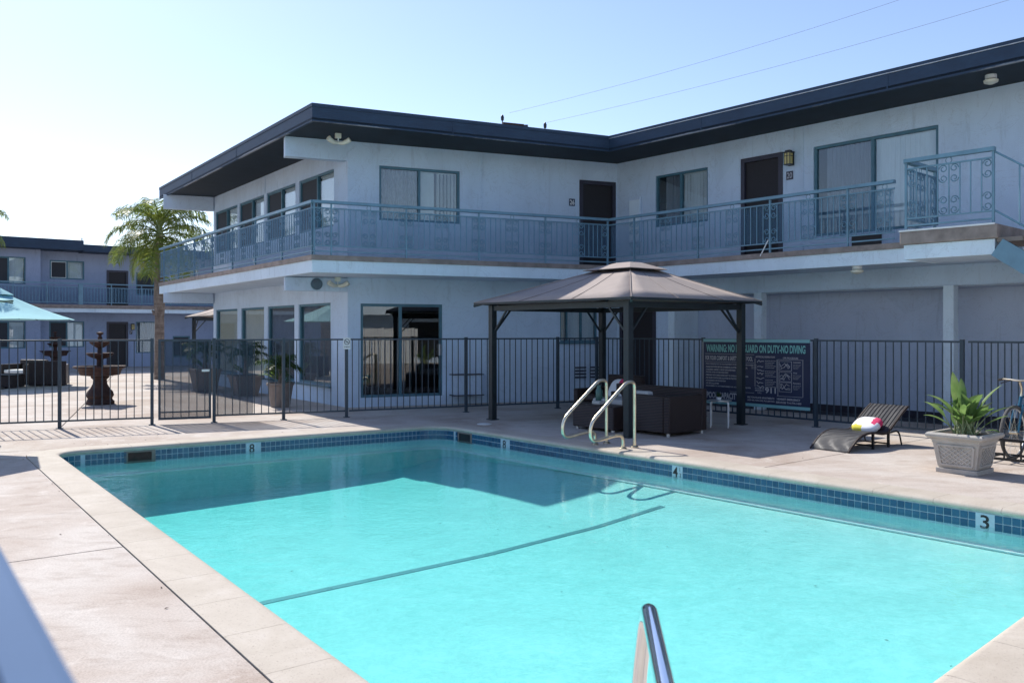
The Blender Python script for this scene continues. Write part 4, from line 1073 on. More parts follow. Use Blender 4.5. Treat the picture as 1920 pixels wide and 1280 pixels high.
# ------------------------------------------------------------------ gazebo (one under the wing, one behind)
gN = (1.80, 13.20); gL = (-.36, 15.85); gR = (4.03, 15.02); gB = (gL[0]+gR[0]-gN[0], gL[1]+gR[1]-gN[1])
gC = ((gL[0]+gR[0])/2, (gL[1]+gR[1])/2)
e1 = nrm((gL[0]-gN[0], gL[1]-gN[1])); e2 = nrm((gR[0]-gN[0], gR[1]-gN[1]))
def gazebo(label, loc):
    t = thing('gazebo', label, 'gazebo', (*gC, 0), 'gazebos with canvas roofs')
    ps = [gN, gR, gB, gL]
    for p in ps:
        m = MB(); m.ob(p, e1, e2, -.055, .055, -.055, .055, 0, 2.12); m.ob(p, e1, e2, -.085, .085, -.085, .085, 0, .015); m.build('post', 'char', t)
    for i in range(4):
        a, b = ps[i], ps[(i+1) % 4]; d = nrm((b[0]-a[0], b[1]-a[1])); L = math.hypot(b[0]-a[0], b[1]-a[1]); nn = (-d[1], d[0])
        m = MB(); m.ob(a, d, nn, .056, L-.056, -.03, .03, 2.02, 2.11); m.build('beam', 'char', t)
        for s0, s1 in ((.05, .42), (L-.05, L-.42)):
            q0 = pt(a, d, s0); q1 = pt(a, d, s1); m = MB(); m.bar((*q0, 1.62), (*q1, 2.03), .03, .03); m.build('brace', 'char', t)
    def ring_pts(k, z, ex=.0):
        out = []
        for p in ps:
            x, y = p[0]-gC[0], p[1]-gC[1]; l = math.hypot(x, y); f = k+ex/l; sh = .30*max(0.0, 1-k); out.append((gC[0]+x*f+sh, gC[1]+y*f-sh*.2, z))
        return out
    EZ = 2.165
    lo = ring_pts(1, EZ, .36); hi = ring_pts(.24, 2.73); lo2 = ring_pts(1, EZ-.035, .36)
    for i in range(4):
        j = (i+1) % 4; m = MB()
        A, B, Cc, D = [Vector(x) for x in (lo[i], lo[j], hi[j], hi[i])]
        K = 8; Q = 4; vs = []
        for a in range(K+1):
            for b in range(Q+1):
                p = A.lerp(B, a/K).lerp(D.lerp(Cc, a/K), b/Q)
                p.z -= .030*math.sin(PI*b/Q)*math.sin(PI*a/K)+(.012*math.sin(PI*a/K) if b == 0 else 0); vs.append(p)
        fs = [(a*(Q+1)+b, (a+1)*(Q+1)+b, (a+1)*(Q+1)+b+1, a*(Q+1)+b+1) for a in range(K) for b in range(Q)]
        m.add(vs, fs); cp = m.build('roof_panel', 'canvas', t, smooth=True)
        sm_ = cp.modifiers.new('thick', 'SOLIDIFY'); sm_.thickness = .006
        m = MB(); mid = A.lerp(B, .5); mid.z -= .012; mh = D.lerp(Cc, .5)
        m.add([A, B, Vector(lo2[j]), Vector(lo2[i])], [(0, 1, 2, 3)]); m.build('valance', 'char', t)
        for f in (.33, .67):
            s_0 = A.lerp(B, f); s_1 = D.lerp(Cc, f); seam = [s_0.lerp(s_1, b/4) for b in range(5)]
            for b, p in enumerate(seam): p.z += .003-.030*math.sin(PI*b/4)*math.sin(PI*f)
            m = MB(); m.tube(seam, .005, 4); m.build('seam', 'pot', t)
        m = MB(); hip = [A.lerp(D, b/4) for b in range(5)]; m.tube([p+Vector((0, 0, .004)) for p in hip], .008, 5); m.build('hip_seam', 'canvas', t)
    vlo = ring_pts(.34, 2.745); vhi = ring_pts(.10, 2.875)
    m = MB(); m.add(vlo+vhi, [(i, (i+1) % 4, 4+(i+1) % 4, 4+i) for i in range(4)]+[(4, 5, 6, 7)])
    vp = m.build('vent_cap', 'canvas', t); sm_ = vp.modifiers.new('thick', 'SOLIDIFY'); sm_.thickness = .01
    m = MB(); a_ = ring_pts(.22, 2.64); b_ = ring_pts(.22, 2.75); m.add(a_+b_, [(i, (i+1) % 4, 4+(i+1) % 4, 4+i) for i in range(4)]); m.build('vent_frame', 'char', t)
    for i in range(4):
        m = MB(); m.bar(tuple(Vector(lo[i])-Vector((0, 0, .06))), tuple(Vector(hi[i])-Vector((0, 0, .05))), .04, .04); m.build('rafter', 'char', t)
    return t
gz = gazebo('tan canvas gazebo with dark posts standing beside the pool', None)
gz2 = copy_tree(gz); gz2.location = (gC[0]-11.25, gC[1]+15.3, 0); gz2['label'] = 'pale canvas gazebo partly hidden behind the far building corner and palm trunk'

# ------------------------------------------------------------------ handrails at the pool
def fillet(pts, r, k=5):
    out = [Vector(pts[0])]
    for i in range(1, len(pts)-1):
        p0, p, p1 = Vector(pts[i-1]), Vector(pts[i]), Vector(pts[i+1]); a = (p0-p); b = (p1-p)
        rr = min(r[i] if isinstance(r, list) else r, a.length*.49, b.length*.49); A = p+a.normalized()*rr; B = p+b.normalized()*rr
        for q in range(k+1):
            t = q/k; out.append(A.lerp(p, t).lerp(p.lerp(B, t), t))
    out.append(Vector(pts[-1])); return out
def handrail(base, inw, label, zs=1.0):
    t = thing('pool_handrail', label, 'handrail', (*base, 0), 'handrails of the pool ladder')
    prof = [(0, 0), (0, .93), (.16, .93), (.88, .40), (.88, .14), (.40, .20), (.24, .19), (.24, 0)]
    P3 = [(base[0]+inw[0]*a, base[1]+inw[1]*a, z*zs) for a, z in prof]
    pts = fillet(P3, [0, .2, .2, .16, .14, .1, .1, 0], 6)
    m = MB(); m.tube(pts, .0242, 12); m.build('tube', 'chrome', t, smooth=True)
    for a in (0, .24):
        m = MB(); m.lathe([(.055, 0.004), (.055, .014), (.03, .03)], (base[0]+inw[0]*a, base[1]+inw[1]*a, 0), 14); m.build('flange', 'brass', t, smooth=True)
inR = (-en[2][0], -en[2][1])
handrail((1.385, 12.50), inR, 'left polished tube handrail of the pool ladder near the gazebo')
handrail((1.735, 12.08), inR, 'right polished tube handrail of the pool ladder near the gazebo')
# near rail, seen end on at the bottom of the picture
P3 = [(.335, 1.45, 0), (.335, 1.45, .66), (.372, 1.95, .735), (.440, 2.76, .765), (.428, 2.86, .50), (.39, 2.98, -.6)]
t = thing('pool_handrail', 'large polished handrail rising in the foreground at the near pool edge', 'handrail', P3[0])
m = MB(); m.tube(fillet(P3, [0, .3, .2, .09, .1, 0], 8), .0265, 20); m.build('tube', 'chrome_bright', t, smooth=True)
m = MB(); m.lathe([(.055, 0.004), (.055, .014), (.03, .03)], (P3[0][0], P3[0][1], 0), 14); m.build('flange', 'brass', t, smooth=True)

# ------------------------------------------------------------------ furniture under the gazebo
def rbox(name, mat, parent, o, d, n, s0, s1, t0, t1, z0, z1, bev=.02, smooth=True):
    m = MB(); m.ob(o, d, n, s0, s1, t0, t1, z0, z1); return m.build(name, mat, parent, smooth=smooth, bevel=bev)
sc_ = (2.43, 13.20)
t = thing('wicker_sofa', 'dark brown wicker corner sofa under the gazebo', 'sofa', (*sc_, 0))
rbox('side_panel', 'wicker', t, sc_, e2, e1, 0, .795, 0, .12, .05, .63)
rbox('front_panel', 'wicker', t, sc_, e2, e1, 0, .11, .121, 1.0, .05, .63)
rbox('back_panel', 'wicker', t, sc_, e2, e1, .80, .93, .0, 1.9, .05, .72)
rbox('seat_base', 'wicker', t, sc_, e2, e1, .111, .795, .121, 1.85, .05, .38)
rbox('seat_cushion', 'cushion', t, sc_, e2, e1, .14, .78, .15, 1.0, .385, .50, .04)
rbox('seat_cushion', 'cushion', t, sc_, e2, e1, .14, .78, 1.02, 1.83, .385, .50, .04)
rbox('loose_cushion', 'cushion', t, sc_, e2, e1, .13, .27, .55, 1.05, .505, .675, .04)
for (a, b) in ((.05, .06), (.87, .06), (.05, .95), (.87, 1.84)):
    m = MB(); q = pt(sc_, e2, a, e1, b); m.lathe([(.03, 0), (.03, .05)], (*q, 0), 10); m.build('foot', 'alu', t)
oc = (1.63, 13.75)
t = thing('wicker_ottoman', 'low dark wicker table block left of the sofa', 'ottoman', (*oc, 0))
rbox('body', 'wicker', t, oc, e1, e2, 0, .95, 0, .62, .04, .42)
for (a, b) in ((.06, .06), (.89, .06), (.06, .56), (.89, .56)):
    m = MB(); q = pt(oc, e1, a, e2, b); m.lathe([(.03, 0), (.03, .04)], (*q, 0), 10); m.build('foot', 'alu', t)
ac = (1.75, 15.15)
t = thing('wicker_armchair', 'dark wicker armchair behind the pool handrails', 'armchair', (*ac, 0))
rbox('seat_base', 'wicker', t, ac, e1, e2, 0, .85, 0, .8, .05, .36); rbox('backrest', 'wicker', t, ac, e1, e2, 0, .85, .80, .92, .05, .82)
rbox('armrest', 'wicker', t, ac, e1, e2, -.11, -.001, 0, .9, .05, .58); rbox('armrest', 'wicker', t, ac, e1, e2, .851, .96, 0, .9, .05, .58)
rbox('seat_cushion', 'wicker', t, ac, e1, e2, .02, .83, .02, .78, .362, .48, .04)
def pillow(c, rx, ry, rz, tilt, yaw, label, mats, split):
    m = MB(); m.ell((0, 0, 0), rx, ry, rz, 20, 12, .62)
    R = Matrix.Translation(c) @ Matrix.Rotation(yaw, 4, 'Z') @ Matrix.Rotation(tilt, 4, 'X')
    for k, f in enumerate(m.f):
        cx = sum(m.v[i][0] for i in f)/len(f)/rx; cz = sum(m.v[i][1] for i in f)/len(f)/ry
        m.mi[k] = split(cx, cz)
    m.v = [tuple(R @ Vector(p)) for p in m.v]
    return tag(m.build('pillow', mats, smooth=True), label, 'pillow', 'white and pink pillows')
pillow((1.93, 15.28, .60), .23, .20, .085, 1.0, ang(e1)+PI, 'white and pink pillow on the armchair behind the handrails', ['cloth', 'pink', 'yellow'],
       lambda x, y: 1 if x+.6*y > .45 else 0)
# things on the ottoman
m = MB(); q = pt(oc, e1, .55, e2, .22); m.ob(q, e1, e2, -.09, .09, -.07, .07, .422, .475); tag(m.build('napkin_box', 'cushion', bevel=.01), 'small pale box on the low wicker table', 'box')
m = MB(); q = pt(oc, e1, .74, e2, .42); m.lathe([(.05, 0), (.06, .02), (.06, .20), (.035, .26), (.035, .30)], (*q, .421), 14)
tag(m.build('glass_jar', 'green_plastic', smooth=True), 'green glass jar on the low wicker table', 'jar')
# small round white side table with a plant
tc = (3.57, 14.67)
t = thing('side_table', 'small round white metal side table between sofa and warning sign', 'side table', (*tc, 0))
m = MB(); m.lathe([(.20, .445), (.205, .45), (.205, .46), (.19, .465)], (*tc, 0), 24); m.build('table_top', 'alu', t, smooth=True)
for k in range(4):
    a = k*PI/2+.5; x, y = math.cos(a), math.sin(a)
    m = MB(); m.tube(fillet([(tc[0]+x*.10, tc[1]+y*.10, .44), (tc[0]+x*.205, tc[1]+y*.205, .44), (tc[0]+x*.205, tc[1]+y*.205, .0)], .05), .011, 8); m.build('leg', 'white', t, smooth=True)
m = MB(); m.lathe([(.035, 0), (.05, .045), (.045, .045)], (tc[0]-.01, tc[1]+.02, .466), 12)
pp = thing('potted_plant', 'tiny green plant in a white cup on the round side table', 'plant', (tc[0]-.01, tc[1]+.02, .466))
m.build('pot', 'white', pp, smooth=True)
m = MB()
for k in range(26):
    a = random.uniform(0, 2*PI); el = random.uniform(.4, 1.4); l = random.uniform(.06, .13); b = Vector((tc[0]-.01, tc[1]+.02, .505))
    dd = Vector((math.cos(a)*math.cos(el), math.sin(a)*math.cos(el), math.sin(el))); s_ = dd.cross(Vector((0, 0, 1))).normalized()*.014
    m.add([b, b+dd*l*.5+s_, b+dd*l, b+dd*l*.5-s_], [(0, 1, 2, 3)])
m.build('leaves', 'leaf_dark', pp)

# ------------------------------------------------------------------ wave lounge chair
lo_ = (4.36, 11.73); la = nrm((.80, .60)); lb = nrm((.60, -.80)); LWd = .60
t = thing('lounge_chair', 'wavy grey black wicker lounge chair by the fence with raised backrest', 'lounge chair', (*lo_, 0))
pr = [(0, .02), (.10, .10), (.22, .175), (.36, .225), (.52, .245), (.68, .235), (.82, .215), (.94, .215), (1.03, .245), (1.14, .315), (1.28, .41), (1.42, .50), (1.54, .56)]
def smoothp(P, k=4):
    out = []
    for i in range(len(P)-1):
        p0 = P[max(i-1, 0)]; p1 = P[i]; p2 = P[i+1]; p3 = P[min(i+2, len(P)-1)]
        for q in range(k):
            f = q/k; out.append(tuple(.5*((2*b)+(-a+c)*f+(2*a-5*b+4*c-d)*f*f+(-a+3*b-3*c+d)*f**3) for a, b, c, d in zip(p0, p1, p2, p3)))
    out.append(P[-1]); return out
prs = smoothp(pr, 3)
def sheet(prof, w0, w1, th):
    m = MB(); vs = []; k = len(prof)
    for (s, z) in prof:
        for (tt_, dz) in ((w0, 0), (w1, 0), (w1, -th), (w0, -th)): q = pt(lo_, la, s, lb, tt_); vs.append((*q, z+dz))
    fs = []
    for i in range(k-1):
        for j in range(4): fs.append((i*4+j, i*4+(j+1) % 4, (i+1)*4+(j+1) % 4, (i+1)*4+j))
    fs += [(0, 1, 2, 3), (4*k-1, 4*k-2, 4*k-3, 4*k-4)]
    m.add(vs, fs); return m
cutk = [i for i, p in enumerate(prs) if p[0] >= 1.0][0]
sheet(prs[:cutk+1], -LWd/2+.03, LWd/2-.03, .022).build('seat', 'wicker_grey', t, smooth=True)
sheet(prs[cutk:], -LWd/2+.03, LWd/2-.03, .022).build('backrest', 'wicker_grey', t, smooth=True)
for k in range(9):                                   # woven ribs of the backrest
    x = -LWd/2+.06+(LWd-.12)*k/8; m = MB(); m.tube([(*pt(lo_, la, s, lb, x), z+.003) for s, z in prs[cutk:]], .006, 4); m.build('rib', 'wicker_grey', t)
for x in (-LWd/2+.012, LWd/2-.012):
    m = MB(); m.tube([(*pt(lo_, la, s, lb, x), z-.012) for s, z in prs], .019, 6); m.build('side_rail', 'wicker', t, smooth=True)
for (s, zt) in ((.62, .225), (1.02, .22)):
    for x in (-LWd/2+.02, LWd/2-.02):
        q = pt(lo_, la, s, lb, x); m = MB(); m.bar((*q, 0), (*q, zt), .03, .03); m.build('leg', 'black', t)
for x in (-LWd/2+.02, LWd/2-.02):
    m = MB(); m.tube(fillet([(*pt(lo_, la, 1.02, lb, x), .20), (*pt(lo_, la, 1.30, lb, x), .22), (*pt(lo_, la, 1.38, lb, x), .0)], .1), .013, 6); m.build('rear_leg', 'black', t)
m = MB(); m.bar((*pt(lo_, la, .62, lb, -LWd/2), .05), (*pt(lo_, la, .62, lb, LWd/2), .05), .02, .02); m.bar((*pt(lo_, la, 1.02, lb, -LWd/2), .05), (*pt(lo_, la, 1.02, lb, LWd/2), .05), .02, .02)
m.build('stretcher', 'black', t)
pillow((*pt(lo_, la, .95, lb, .0), .295), .20, .17, .065, .45, ang(lb), 'white pillow with pink and yellow corners on the lounge chair', ['cloth', 'pink', 'yellow'],
       lambda x, y: 1 if x > .42 and y > -.2 else (2 if x < -.1 and y < -.55 else 0))

# ------------------------------------------------------------------ big planter with plant, right
pn = (5.27, 9.67); da_ = nrm((-.643, .766)); db_ = nrm((.766, .643)); pc = pt(pt(pn, da_, .225), db_, .225)
t = thing('square_planter', 'square cast stone planter with lattice panels on the right deck', 'planter', (*pc, 0))
def sqprof(name, mat, prof, parent, bev=0.0, sm=False):
    m = MB(); vs = []
    for (h, z) in prof:
        for (x, y) in ((-h, -h), (h, -h), (h, h), (-h, h)):
            q = pt(pt(pc, da_, x), db_, y); vs.append((*q, z))
    k = len(prof); fs = [(3, 2, 1, 0), (4*k-4, 4*k-3, 4*k-2, 4*k-1)]
    for i in range(k-1):
        for j in range(4): fs.append((i*4+j, i*4+(j+1) % 4, (i+1)*4+(j+1) % 4, (i+1)*4+j))
    m.add(vs, fs); return m.build(name, mat, parent, bevel=bev, smooth=sm)
sqprof('base', 'stone_pot', [(.232, 0), (.232, .055)], t, .008)
sqprof('body', 'stone_pot', [(.205, .056), (.215, .075), (.255, .345), (.262, .35), (.262, .372), (.275, .385), (.275, .40)], t)
rimo = sqprof('rim', 'stone_pot', [(.295, .401), (.315, .42), (.318, .445), (.30, .465), (.262, .466), (.25, .44)], t)
sqprof('soil', 'soil', [(.25, .40), (.25, .445)], rimo)
for (ax, ay) in ((da_, db_), (db_, da_)):
    nn = (-ay[0], -ay[1]); m = MB()
    def PP(x, f, t_=0.0):       # x across, f 0..1 height on the tapering face
        h = .215+.04*f; q = pt(pt(pc, ax, x*h), nn, h+.001+t_); return (*q, .075+.27*f)
    for k in range(-5, 6):
        for sg_ in (1, -1):
            x0, x1 = k*.28, k*.28+sg_*1.5; pts_ = []
            lo_f, hi_f = .12, .88
            def at_f(f): return x0+(x1-x0)*f
            fa, fb = lo_f, hi_f
            xa, xb = at_f(fa), at_f(fb)
            if xb != xa:
                for lim in (-.76, .76):
                    fl = (lim-x0)/(x1-x0)
                    if min(xa, xb) < lim < max(xa, xb):
                        if (xa-lim)*(0-lim) < 0 and abs(xa) > .76: fa = fl
                        elif abs(xb) > .76: fb = fl
            xa, xb = at_f(fa), at_f(fb)
            if fb-fa > .05 and abs(xa) < .78 and abs(xb) < .78: m.bar(PP(xa, fa, .002), PP(xb, fb, .002), .012, .012)
    m.build('lattice_panel', 'stone_pot', t)
    m = MB()
    for (A, B) in (((-.8, .08), (.8, .08)), ((.8, .08), (.8, .92)), ((.8, .92), (-.8, .92)), ((-.8, .92), (-.8, .08))):
        m.bar(PP(*A, .004), PP(*B, .004), .022, .02)
    m.build('panel_frame', 'stone_pot', t)
def big_leaf(mb, base, az, lean, L, wd, stem_l, curl=.5, roll=0):
    dh = Vector((math.cos(az), math.sin(az), 0)); side = Vector((-dh.y, dh.x, 0)); pts = []; p = Vector(base); el = PI/2-lean
    K = 9
    for k in range(K+1):
        pts.append(p.copy()); el2 = el-curl*(k/K)**1.5
        p = p+(dh*math.cos(el2)+Vector((0, 0, 1))*math.sin(el2))*(L/K)
    vs = []; 
    for k, q in enumerate(pts):
        f = k/K; ww = wd*math.sin(PI*min(1, f*.97+.03))**.8*(1.15-.3*f)
        nup = (dh*-math.sin(el)+Vector((0, 0, 1))*math.cos(el)); sd_ = side*math.cos(roll)+nup*math.sin(roll)
        vs += [q-sd_*ww+nup*ww*.35, q, q+sd_*ww+nup*ww*.35]
    fs = []
    for k in range(K): fs += [(3*k, 3*k+1, 3*k+4, 3*k+3), (3*k+1, 3*k+2, 3*k+5, 3*k+4)]
    mb.add(vs, fs)
plant = thing('broadleaf_plant', 'bright green broad leaved plant growing in the square planter', 'plant', (*pc, .445))
random.seed(21)
specs = []
for k in range(44):
    az = random.uniform(0, 2*PI); lean = random.uniform(.10, 1.15); specs.append((az, lean, random.uniform(.20, .32), random.uniform(.030, .046), random.uniform(.10, .28)))
specs += [(PI+.25, 1.05, .42, .05, .22), (-.2, 1.15, .36, .045, .25), (PI*.9, .75, .40, .055, .24), (.4, .8, .38, .055, .26), (-.05, .72, .44, .05, .28), (1.5, .05, .40, .06, .34), (1.2, .12, .38, .05, .30)]
for (az, lean, L, wd, stl) in specs:
    b = Vector((pc[0]+random.uniform(-.1, .1), pc[1]+random.uniform(-.1, .1), .44)); dh = Vector((math.cos(az), math.sin(az), 0))
    tip = b+dh*stl*math.sin(lean*.6)+Vector((0, 0, stl*math.cos(lean*.6)))
    m = MB(); big_leaf(m, tip, az, lean*.85, L, wd, stl, random.uniform(.3, .9), random.uniform(-.5, .5))
    lf_ = m.build('leaf', 'leaf_pale' if random.random() < .12 else 'leaf', plant, smooth=True)
    m = MB(); m.tube([b, b.lerp(tip, .5), tip], [.011, .008, .005], 5); m.build('stalk', 'stem', lf_)
m = MB(); big_leaf(m, Vector((pc[0]+.27*db_[0]-.12*da_[0], pc[1]+.27*db_[1]-.12*da_[1], .47)), -.9, 1.35, .22, .03, .1, 1.3); m.build('leaf', 'leaf', plant)

# ------------------------------------------------------------------ bicycle and rack
bo = (6.42, 10.92); bd = nrm((.816, .578)); bs = (-bd[1], bd[0])
t = thing('bicycle', 'blue bicycle parked in the rack at the right edge', 'bicycle', (*bo, 0))
def wheel(c, name):
    r = .33; pts = [(*pt(c, bd, r*math.cos(a)), r+.02+r*math.sin(a)) for a in [2*PI*k/32 for k in range(33)]]
    m = MB(); m.tube(pts, .021, 8, False); wh = m.build(name, 'tyre', t, smooth=True)
    m = MB(); m.tube([(*pt(c, bd, .305*math.cos(a)), r+.02+.305*math.sin(a)) for a in [2*PI*k/32 for k in range(33)]], .010, 6, False); m.build('rim', 'alu', wh)
    m = MB()
    for k in range(20):
        a = 2*PI*k/20; m.tube([(*pt(c, bd, .02*math.cos(a+1), bs, .03*(-1)**k), r+.02+.02*math.sin(a+1)), (*pt(c, bd, .30*math.cos(a)), r+.02+.30*math.sin(a))], .0018, 3)
    m.tube([(*pt(c, bs, -.05), r+.02), (*pt(c, bs, .05), r+.02)], .02, 8); m.build('spokes', 'chrome', wh)
wf = bo; wr = pt(bo, bd, 1.04)
wheel(wf, 'wheel'); wheel(wr, 'wheel')
hz = .35
head = (*pt(bo, bd, .20), .80); headlo = (*pt(bo, bd, .16), .68); bb = (*pt(bo, bd, .62), .30); seat = (*pt(bo, bd, .80), .82)
m = MB(); m.tube([head, headlo], .022, 8); m.tube([headlo, bb], .020, 8); m.tube([head, (*pt(bo, bd, .77), .72)], .018, 8); m.tube([bb, seat], .016, 8)
for sg_ in (-.05, .05):
    m.tube([bb, (*pt(wr, bs, sg_), hz)], .010, 6); m.tube([(*pt(bo, bd, .77), .72), (*pt(wr, bs, sg_), hz)], .009, 6)
m.build('frame', 'bike_blue', t, smooth=True)
m = MB()
for sg_ in (-.055, .055): m.tube([(*pt(bo, bd, .16, bs, sg_*.8), .70), (*pt(bo, bd, .05, bs, sg_), .5), (*pt(wf, bs, sg_), hz)], .013, 6)
m.build('fork', 'bike_blue', t, smooth=True)
m = MB(); m.tube([head, (*pt(bo, bd, .215), .90), (*pt(bo, bd, .17), .99)], .015, 8); hb = []
for x, f, z in ((-.31, .10, .98), (-.20, .0, 1.0), (0, -.03, .99), (.20, .0, 1.0), (.31, .10, .98)): hb.append((*pt(bo, bd, .18+f, bs, x), z+.02))
m.tube(hb, .012, 8); m.build('handlebar', 'chrome', t, smooth=True)
for sg_ in (0, -1):
    e_ = hb[0] if sg_ == 0 else hb[-1]; f_ = hb[1] if sg_ == 0 else hb[-2]
    m = MB(); m.tube([Vector(f_).lerp(Vector(e_), .2), Vector(e_)], .018, 8); m.build('grip', 'black', t, smooth=True)
m = MB(); m.tube([(*pt(bo, bd, .17, bs, .10), 1.01), (*pt(bo, bd, .05, bs, .18), .97)], .008, 5); m.tube([(*pt(bo, bd, .17, bs, -.10), 1.01), (*pt(bo, bd, .05, bs, -.18), .97)], .008, 5); m.build('brake_lever', 'black', t)
m = MB(); m.ell((*pt(bo, bd, .84), .86), .14, .08, .035, 12, 6); m.build('saddle', 'black', t, smooth=True)
m = MB(); m.lathe([(.09, -.01), (.09, .01)], (0, 0, 0), 18); m.v = [(bb[0]+bd[0]*x+bs[0]*z, bb[1]+bd[1]*x+bs[1]*z, bb[2]+y) for x, y, z in m.v]; m.build('chainring', 'alu', t)
m = MB(); q0 = pt(bo, bd, .62, bs, .07); m.bar((*q0, .30), (*pt(bo, bd, .62+.12, bs, .08), .17), .02, .012); q0 = pt(bo, bd, .62, bs, -.07); m.bar((*q0, .30), (*pt(bo, bd, .50, bs, -.08), .43), .02, .012)
m.bar((*pt(bo, bd, .74, bs, .08), .17), (*pt(bo, bd, .74, bs, .18), .17), .05, .02); m.bar((*pt(bo, bd, .50, bs, -.08), .43), (*pt(bo, bd, .50, bs, -.18), .43), .05, .02); m.build('crank', 'black', t)
ro = (5.70, 11.05); rd = nrm((.645, -.765)); rn = (rd[1], -rd[0])
if rn[1] > 0: rn = (-rn[0], -rn[1])
rk = thing('bike_rack', 'low black grid bike rack behind the stone planter', 'bike rack', (*ro, 0))
m = MB()
for (tt_, z) in ((0, .06), (.0, .30), (-.45, .06)): m.bar((*pt(ro, rd, 0, rn, tt_), z), (*pt(ro, rd, 2.2, rn, tt_), z), .03, .03)
m.build('rail', 'black', rk)
for k in range(12):
    m = MB(); s = .05+.19*k; m.tube([(*pt(ro, rd, s), .06), (*pt(ro, rd, s), .30)], .011, 6); m.tube([(*pt(ro, rd, s), .06), (*pt(ro, rd, s, rn, -.45), .06)], .011, 6); m.build('rack_bar', 'black', rk)

# ------------------------------------------------------------------ courtyard: fountains, umbrellas, chairs, palm, pots
def fountain(loc, label):
    t = thing('fountain', label, 'fountain', (0, 0, 0), 'tiered garden fountains')
    sca = lambda amp, kk: (lambda a, r, z: 1+amp*abs(math.cos(kk*a))-amp*.5)
    m = MB(); m.lathe([(.30, 0), (.30, .07), (.27, .09), (.25, .13), (.29, .20), (.27, .28), (.20, .36), (.15, .46), (.14, .55), (.19, .60), (.19, .63)], n=24, wob=sca(.05, 4)); m.build('pedestal', 'terra', t, smooth=True)
    m = MB(); m.lathe([(.18, .63), (.40, .66), (.44, .78), (.50, .81), (.545, .83), (.535, .86), (.48, .86), (.44, .82), (.05, .78)], n=48, wob=sca(.06, 8)); m.build('basin', 'terra', t, smooth=True)
    m = MB(); m.lathe([(.07, .78), (.065, 1.0), (.08, 1.02), (.13, 1.03), (.22, 1.08), (.28, 1.13), (.27, 1.155), (.23, 1.14), (.05, 1.09)], n=36, wob=sca(.07, 6)); m.build('middle_bowl', 'terra', t, smooth=True)
    m = MB(); m.lathe([(.055, 1.09), (.05, 1.26), (.10, 1.29), (.18, 1.35), (.215, 1.39), (.21, 1.41), (.17, 1.40), (.04, 1.36)], n=32, wob=sca(.08, 5)); m.build('top_bowl', 'terra', t, smooth=True)
    m = MB(); m.lathe([(.04, 1.36), (.035, 1.44), (.055, 1.48), (.035, 1.52), (.03, 1.55), (.07, 1.58), (.075, 1.61), (.03, 1.62), (.005, 1.63)], n=18); m.build('finial', 'terra', t, smooth=True)
    t.location = loc; return t
fA = fountain((-9.27, 19.2, 0), 'rusty brown tiered fountain in sunlight just beyond the fence')
fB = copy_tree(fA); fB.location = (-18.2, 34.0, -.0); fB['label'] = 'dark tiered fountain in shade before the far building'

def umbrella(center, R, z_rim, z_top, mast, mats, label, nseg=8, a0_=0.0):
    t = thing('patio_umbrella', label, 'umbrella', (*center, 0), 'aqua patio umbrellas')
    rim = []
    for k in range(nseg):
        a = a0_+2*PI*k/nseg; rim.append((center[0]+R*math.cos(a), center[1]+R*math.sin(a), z_rim))
    top = Vector((*center, z_top))
    for k in range(nseg):
        A = Vector(rim[k]); B = Vector(rim[(k+1) % nseg]); m = MB(); vs = []; K = 6
        for i in range(K+1):
            f = .10+.90*i/K
            for j in range(5):
                p = top.lerp(A.lerp(B, j/4), f); p.z -= .05*math.sin(PI*j/4)*f*(0.6)+.06*math.sin(PI*f); 
                if i == K: p.z += .02*math.sin(PI*j/4)
                vs.append(p)
        m.add(vs, [(i*5+j, (i+1)*5+j, (i+1)*5+j+1, i*5+j+1) for i in range(K) for j in range(4)]); m.build('canopy_panel', mats, t, smooth=True)
        m = MB(); m.tube([top.lerp(A, f)-Vector((0, 0, .015+.06*math.sin(PI*f))) for f in (.05, .3, .5, .75, 1)], .009, 4); m.build('rib', 'char', t)
    m = MB(); vs = [top+Vector((0, 0, .10))]+[tuple(top.lerp(Vector(r), .2)+Vector((0, 0, .035))) for r in rim]; m.add(vs, [(0, 1+k, 1+(k+1) % nseg) for k in range(nseg)]); m.build('vent_cap', mats, t)
    if mast:
        m = MB(); m.tube([(*mast, 0), (*mast, z_top+.02)], .03, 8); m.build('mast', 'black', t)
        m = MB(); m.lathe([(.03, 0), (.035, .04), (.015, .06)], (*mast, z_top+.02), 8); m.build('finial', 'alu', t)
        m = MB(); m.tube([(*mast, z_top-.35), tuple(top+Vector((0, 0, .12)))], .02, 6); m.build('arm', 'black', t)
    else:
        m = MB(); m.tube([(*center, 0), (*center, z_top+.12)], .024, 8); m.build('pole', 'black', t)
    m = MB(); mm = mast or center; m.lathe([(.30, 0), (.30, .06), (.06, .10)], (*mm, 0), 16); m.build('base', 'black', t)
    return t
umbrella((-15.25, 25.3), 2.15, 1.99, 2.86, (-14.66, 25.0-.9), 'aqua', 'large aqua patio umbrella over the wicker chairs beyond the fence', 8, .0)
umbrella((-8.42, 11.75), 1.45, 2.08, 2.50, None, 'aqua', 'aqua umbrella by the pool with only its corner tip in view at left', 8, math.atan2(.2, 1.42))
